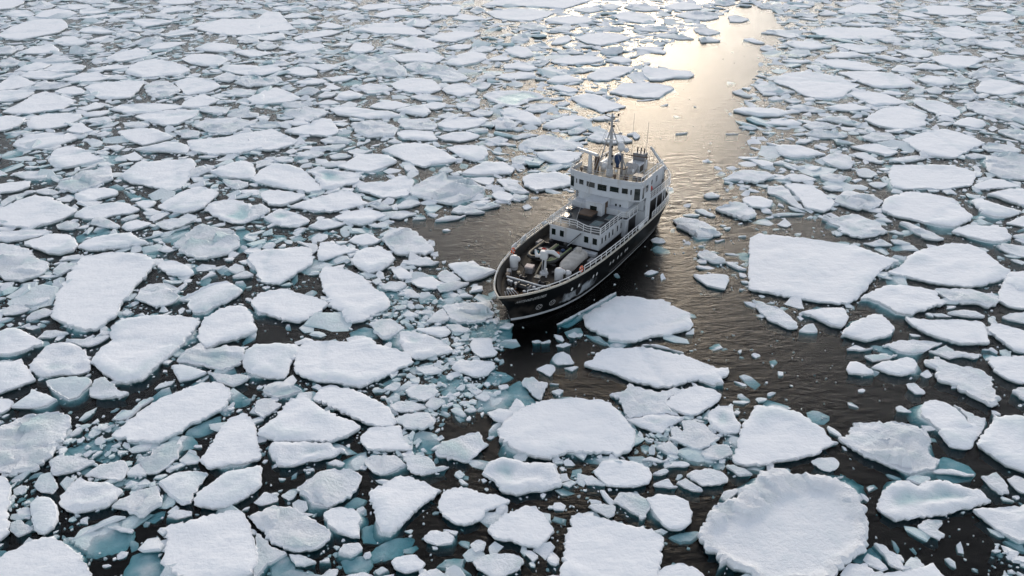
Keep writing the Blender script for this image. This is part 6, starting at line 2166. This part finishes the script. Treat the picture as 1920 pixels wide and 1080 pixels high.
def vent(x, y, rot, nm='cowl_vent'):
    o = MB().lathe([(.44, 0), (.48, .08), (.5, .5), (.54, 1.2), (.52, 1.6), (.40, 1.78), (.12, 1.85)], (x, y, 3.2), 14).build(nm, M_DOME, ship, smooth=50)
    c, s_ = math.cos(rot), math.sin(rot)
    MB().ball((x + .45 * c, y + .45 * s_, 4.5), .36, 12).build('cowl', M_DOME, o, smooth=80)
    MB().lathe([(.5, 0), (.55, .05), (.5, .1)], (x, y, 3.5), 14).build('foot_ring', M_GREY, o, smooth=40)
vent(31.2, -3.55, 2.2)
vent(31.35, 2.75, 2.4)
MB().lathe([(.24, 0), (.22, .8), (.42, .85), (.42, 1.05), (.2, 1.25)], (30.3, 3.4, 3.2), 12).build('mushroom_vent', M_DOME, ship, smooth=50)
MB().box(33.3, 34.1, -3.1, -2.6, 3.21, 3.9, .4).build('deck_locker', M_BROWN, ship, .04)
MB().box(31.1, 31.9, -.4, .35, 3.21, 3.3, .2).build('hatch_plate', M_CREAM, ship, .03)
MB().tube([(31.0, .85, 3.2), (31.0, .85, 4.3)], .12, 8).build('white_post', M_WHITE2, ship, smooth=40)
MB().box(24.2, 25.4, 3.4, 4.2, 3.21, 3.7).build('deck_hatch', M_GREY, ship, .04)
def coil(x, y, r, m, nm):
    b = MB()
    for k in range(4): b.tube([(x + (r - .05 * k) * math.cos(t), y + (r - .05 * k) * math.sin(t), 3.25 + .06 * k) for t in np.linspace(0, 6.1, 12)], .045, 5)
    b.build(nm, m, ship)
for (x, y, r, m) in ((32.6, 1.9, .4, M_TAN), (29.9, -4.2, .42, M_BLUE), (33.4, -1.7, .36, M_RUST), (36.0, -1.3, .3, M_TAN), (30.0, 2.3, .3, M_GREEN)): coil(x, y, r, m, 'rope_coil')
for sg in (1, -1):
    MB().tube([(38.4, sg * .35, 3.3), (37.2, sg * .45, 3.28), (36.0, sg * .6 + .4, 3.75)], .09, 5).build('anchor_chain', M_RUST, ship)
for (x, y, l, w_, hh, m, a) in ((32.9, -3.2, .9, .6, .7, M_GREY, .5), (32.3, 3.1, .8, .5, .6, M_BLACK, -.4), (29.7, -4.0, .6, .5, .9, M_BROWN, .2), (23.6, -4.4, 1.2, .5, .6, M_GREY, 0), (23.4, 4.5, 1.0, .4, .5, M_BROWN, 0), (33.9, .9, .5, .5, .45, M_BROWN, .3), (29.9, 1.2, .5, .4, .35, M_BLACK, .6), (32.0, -2.4, .5, .4, .3, M_TAN, .8)):
    MB().box(x - l / 2, x + l / 2, y - w_ / 2, y + w_ / 2, 3.21, 3.21 + hh, a).build('deck_gear', m, ship, .06)
for y in (-1.0, 1.6):
    b = MB().lathe([(.3, -.35), (.3, -.3), (.17, -.27), (.17, .27), (.3, .3), (.3, .35)], (33.2, y, 3.55), 12, 'Y').build('deck_winch', M_BLACK, ship, smooth=40)
    MB().box(33.0, 33.4, y - .5, y - .36, 3.21, 3.8).build('winch_motor', M_GREY, b, .04)
MB().tube([(33.0, -1.2, 3.25), (32.0, -1.9, 3.25), (30.2, -2.6, 3.25), (29.4, -3.6, 3.25)], .05, 5).build('deck_hose', M_BLACK, ship)
# folding deck crane
ck = MB().lathe([(.55, 0), (.5, .25), (.3, .35), (.27, 1.9), (.36, 2.0), (.36, 2.5)], (30.4, .2, 3.2), 12).build('deck_crane', M_DOME, ship, smooth=40)
MB().box(30.1, 30.8, -.25, .65, 5.3, 6.3, .3).build('crane_head', M_DOME, ck, .1)
MB().tube([(30.4, .3, 6.2), (29.9, 1.1, 6.1), (29.3, 1.6, 5.4)], [.22, .3, .2], 8).build('arm', M_DOME, ck, smooth=50)
MB().tube([(30.4, 0, 5.5), (30.1, -1.0, 5.2), (29.6, -1.5, 5.7)], [.18, .26, .1], 8).build('arm', M_DOME, ck, smooth=50)
MB().tube([(30.62, .2, 3.9), (30.62, .3, 5.9)], .11, 8).build('hydraulic_ram', M_BLACK, ck)
MB().tube([(31.1, -.6, 3.2), (30.6, .0, 4.8)], .09, 6).build('brace', M_TAN, ck)

# ---------------------------------------------------------------- loose things aboard
def box_thing(name, label, cat, loc, size, m, rot=0.0, lid=None, group=None):
    t = place(name, label, cat, loc, rot, group)
    sx, sy, sz = size
    MB().box(-sx / 2, sx / 2, -sy / 2, sy / 2, 0, sz * .78).build('body', m, t, .05)
    MB().box(-sx / 2 - .04, sx / 2 + .04, -sy / 2 - .04, sy / 2 + .04, sz * .782, sz).build('lid', lid or m, t, .04)
    return t
box_thing('deck_box', 'grey deck box with pale pinkish lid beside the white deck crane', 'box', (31.0, -1.45, 3.205), (.85, .95, .95), M_GREY, .2, mat('pale_pink_lid', (.55, .45, .42), .6))
box_thing('covered_crate', 'large dark crate with brown top amid the boat deck', 'crate', (18.0, -.38, 5.97), (1.9, 1.95, .75), M_BLACK, 0, M_BROWN)

def rib(name, label, y0, wid, x0, x1, tube_m, group):
    t = place(name, label, 'boat', (x0, y0, 3.2), 0, group)
    L = x1 - x0; w = wid / 2
    pts = [(0, -w, .85), (L * .55, -w, .85), (L * .8, -w * .86, .88), (L * .93, -w * .55, .92), (L * .985, 0, .95), (L * .93, w * .55, .92), (L * .8, w * .86, .88), (L * .55, w, .85), (0, w, .85)]
    MB().tube(pts, [.2] + [.26] * 7 + [.2], 10).build('inflated_tube', M_RUBBER, t, smooth=60)
    MB().tube([(a * .995, b_ * .99, z + .2) for a, b_, z in pts], [.11] * 9, 6).build('tube_top_strip', tube_m, t, smooth=60)
    b = MB(); b.add([(0, -w, .62), (L * .8, -w * .8, .62), (L * .95, 0, .66), (L * .8, w * .8, .62), (0, w, .62), (0, 0, .1), (L * .75, 0, .1)], [(0, 1, 2, 3, 4), (0, 5, 6, 1), (1, 6, 2), (2, 6, 3), (3, 6, 5, 4), (0, 4, 5)])
    b.build('floor_hull', M_BLACK, t)
    MB().box(.0, .1, -w, w, .3, 1.0).build('transom', M_BLACK, t)
    MB().box(L * .3, L * .42, -w * .8, w * .8, .8, .88).build('thwart', M_GREY, t)
    e = MB().box(-.45, .05, -.22, .22, .95, 1.5).build('outboard_engine', M_BLACK, t, .15)
    MB().tube([(-.2, 0, .95), (-.25, 0, .2)], .09, 6).build('engine_leg', M_BLACK, e)
    for q in (.25, .7):
        MB().box(L * q - .1, L * q + .1, -w * .8, w * .8, 0, .2).build('cradle', M_GREY, t)
    return t
G = 'inflatable boats stowed on the foredeck'
rib('inflatable_boat', 'black inflatable boat with tan trim, nearest the far rail of the foredeck', -2.45, 1.85, 24.2, 29.0, M_TAN, G)
rib('inflatable_boat', 'black inflatable boat with olive trim, stowed between two other boats', -.35, 1.85, 24.2, 29.4, M_GREEN, G)
def bag(label, loc, sx, sy, sz, m, rot, g='kit bags lying in the inflatable boats'):
    t = place('kit_bag', label, 'bag', loc, rot, g)
    MB().ball((0, 0, sz * .5), .5, 10, sz, sx, sy).build('bag_body', m, t, smooth=70)
    MB().tube([(-.2 * sx, 0, sz * .98), (0, 0, sz * 1.1), (.2 * sx, 0, sz * .98)], .03, 5).build('handle', M_BLACK, t)
bag('teal kit bag in the tan trimmed inflatable boat', (27.2, -2.7, 3.82), .9, .7, .45, M_TEAL, .3)
bag('dark red kit bag in the tan trimmed inflatable boat', (26.0, -2.3, 3.82), .8, .6, .45, M_RED, 1.0)
bag('orange kit bag in the olive trimmed inflatable boat', (26.2, -.3, 3.82), .9, .6, .45, M_ORANGE, .5)
bag('olive green kit bag in the olive trimmed inflatable boat', (28.0, -.2, 3.82), .9, .7, .4, M_GREEN, .2)
bag('navy blue kit bag by the engine of the olive trimmed boat', (25.1, -.1, 3.82), .6, .6, .5, M_BLUE, .7)
t = place('covered_boat', 'boat under a wrinkled grey tarpaulin beside the open inflatable boats', 'boat', (24.3, 2.0, 3.2), .03, G)
b = MB(); P_ = []
LX = np.linspace(0, 5.0, 26); NA = 18
for x in LX:
    k = x / 5.0
    w = 1.02 * (1 - .55 * max(0, (k - .72) / .28) ** 2); hgt = 1.25 + .10 * math.sin(k * 5) - .25 * max(0, (k - .8) / .2)
    for a in range(NA):
        u = a / (NA - 1) * 2 - 1
        zz = hgt - .42 * abs(u) ** 3.2 - (.45 if a in (0, NA - 1) else 0) + .045 * math.sin(x * 7 + u * 3) * (1 - u * u)
        P_.append((x, u * w * (1.0 if a not in (0, NA - 1) else .98), zz))
m_ = len(LX)
b.add(P_, [(i * NA + k, i * NA + k + 1, (i + 1) * NA + k + 1, (i + 1) * NA + k) for i in range(m_ - 1) for k in range(NA - 1)] + [tuple(range(NA)), tuple((m_ - 1) * NA + k for k in range(NA))])
b.build('tarpaulin', M_TARP, t, smooth=50)
MB().box(.2, 4.3, -.7, .7, .15, .5).build('hull', M_BLACK, t, .1)
for q in (1.0, 3.6): MB().box(q - .1, q + .1, -.8, .8, 0, .15).build('cradle', M_GREY, t)
MB().box(.3, 1.2, -.35, .35, 1.25, 1.75, .2).build('console_bulge', M_TARP, t, .12)
MB().tube([(4.9, 0, .7), (5.3, 0, .55)], .12, 6).build('bow_fitting', M_ORANGE, t)

def lifebuoy(label, s, sg):
    t = place('lifebuoy', label, 'lifebuoy', (s, sg * (hb(s, 4.2) - .30), 4.28), 0, 'lifebuoys on the bow rails')
    b = MB(); b.tube([(.34 * math.cos(a), 0, .38 + .34 * math.sin(a)) for a in np.linspace(0, 6.2832, 18)[:-1]], .1, 7, closed=True)
    b.build('ring', M_ORANGE, t, smooth=60)
    b = MB()
    for a in (.78, 2.36, 3.93, 5.5):
        b.tube([(.34 * math.cos(a - .12), 0, .38 + .34 * math.sin(a - .12)), (.34 * math.cos(a + .12), 0, .38 + .34 * math.sin(a + .12))], .115, 7)
    b.build('reflective_band', M_WHITE2, t)
lifebuoy('orange lifebuoy on the rail over the white name on the hull side', 29.5, 1)
lifebuoy('orange lifebuoy on the far bow rail behind a white vent', 29.5, -1)

def person(label, loc, rot):
    t = place('person', label, 'person', loc, rot)
    me = bpy.data.meshes.new('body')
    J = [(0, 0, .95, .15), (0, 0, 1.15, .15), (0.01, 0, 1.38, .17), (.02, 0, 1.52, .07), (.03, 0, 1.60, .075), (.04, 0, 1.70, .105), (.035, 0, 1.78, .07),
         (0, .10, .88, .10), (.03, .11, .48, .07), (-.01, .12, .09, .05), (.16, .13, .04, .04),
         (0, -.10, .88, .10), (-.02, -.11, .48, .07), (-.05, -.12, .09, .05), (.12, -.13, .04, .04),
         (0, .20, 1.42, .07), (.03, .25, 1.15, .05), (.24, .22, 1.05, .038), (.31, .21, 1.05, .035),
         (0, -.20, 1.42, .07), (.03, -.25, 1.15, .05), (.24, -.22, 1.05, .038), (.31, -.21, 1.05, .035), (.145, 0, 1.685, .018)]
    E = [(0, 1), (1, 2), (2, 3), (3, 4), (4, 5), (5, 6), (0, 7), (7, 8), (8, 9), (9, 10), (0, 11), (11, 12), (12, 13), (13, 14), (2, 15), (15, 16), (16, 17), (17, 18), (2, 19), (19, 20), (20, 21), (21, 22), (5, 23)]
    for w_, sg in ((18, 1), (22, -1)):
        bx, by, bz, _ = J[w_]
        for k, l in enumerate((.075, .085, .08, .06)):
            y = by + (k - 1.5) * .02
            i = len(J); J += [(bx + .035, y, bz + .005, .010), (bx + .035 + l * .6, y, bz - .015, .009), (bx + .03 + l * .8, y, bz - .05, .008)]
            E += [(w_, i), (i, i + 1), (i + 1, i + 2)]
        i = len(J); J += [(bx + .02, by - sg * .04, bz, .011), (bx + .05, by - sg * .055, bz - .03, .009)]; E += [(w_, i), (i, i + 1)]
    me.from_pydata([j[:3] for j in J], E, [])
    o = link('body', me, M_SKIN, t)
    sk = o.modifiers.new('skin', 'SKIN'); sv = me.skin_vertices[0].data
    for q, j in zip(sv, J): q.radius = (j[3], j[3]); q.use_root = False
    sv[0].use_root = True
    ss = o.modifiers.new('sub', 'SUBSURF'); ss.levels = 1; ss.render_levels = 1
    MB().lathe([(.20, .9), (.22, 1.1), (.235, 1.35), (.2, 1.48), (.1, 1.53)], (0, 0, 0), 12).build('jacket', M_RED, t, smooth=60)
    for sg in (1, -1):
        MB().tube([(0, sg * .19, 1.44), (.03, sg * .255, 1.15), (.23, sg * .22, 1.05)], [.095, .08, .062], 8).build('jacket_sleeve', M_RED, t, smooth=60)
        MB().tube([(0, sg * .10, .95), (.0, sg * .11, .5), (-.02, sg * .12, .09)], [.135, .105, .085], 8).build('trouser_leg', M_DARKCLOTH, t, smooth=60)
        MB().box(-.1, .2, sg * .125 - .055, sg * .125 + .055, 0, .1).build('boot', M_BLACK, t, .03)
        MB().ball((.125, sg * .035, 1.72), .014, 8).build('eye', M_BLACK, t)
    MB().ball((.02, 0, 1.76), .118, 12, .8).build('woollen_hat', M_DARKCLOTH, t, smooth=70)
    MB().box(.118, .132, -.03, .03, 1.635, 1.648).build('mouth', M_RED, t)
person('person in red jacket and dark trousers at the wheelhouse side rail', (9.3, 4.55, 6.986), .9)
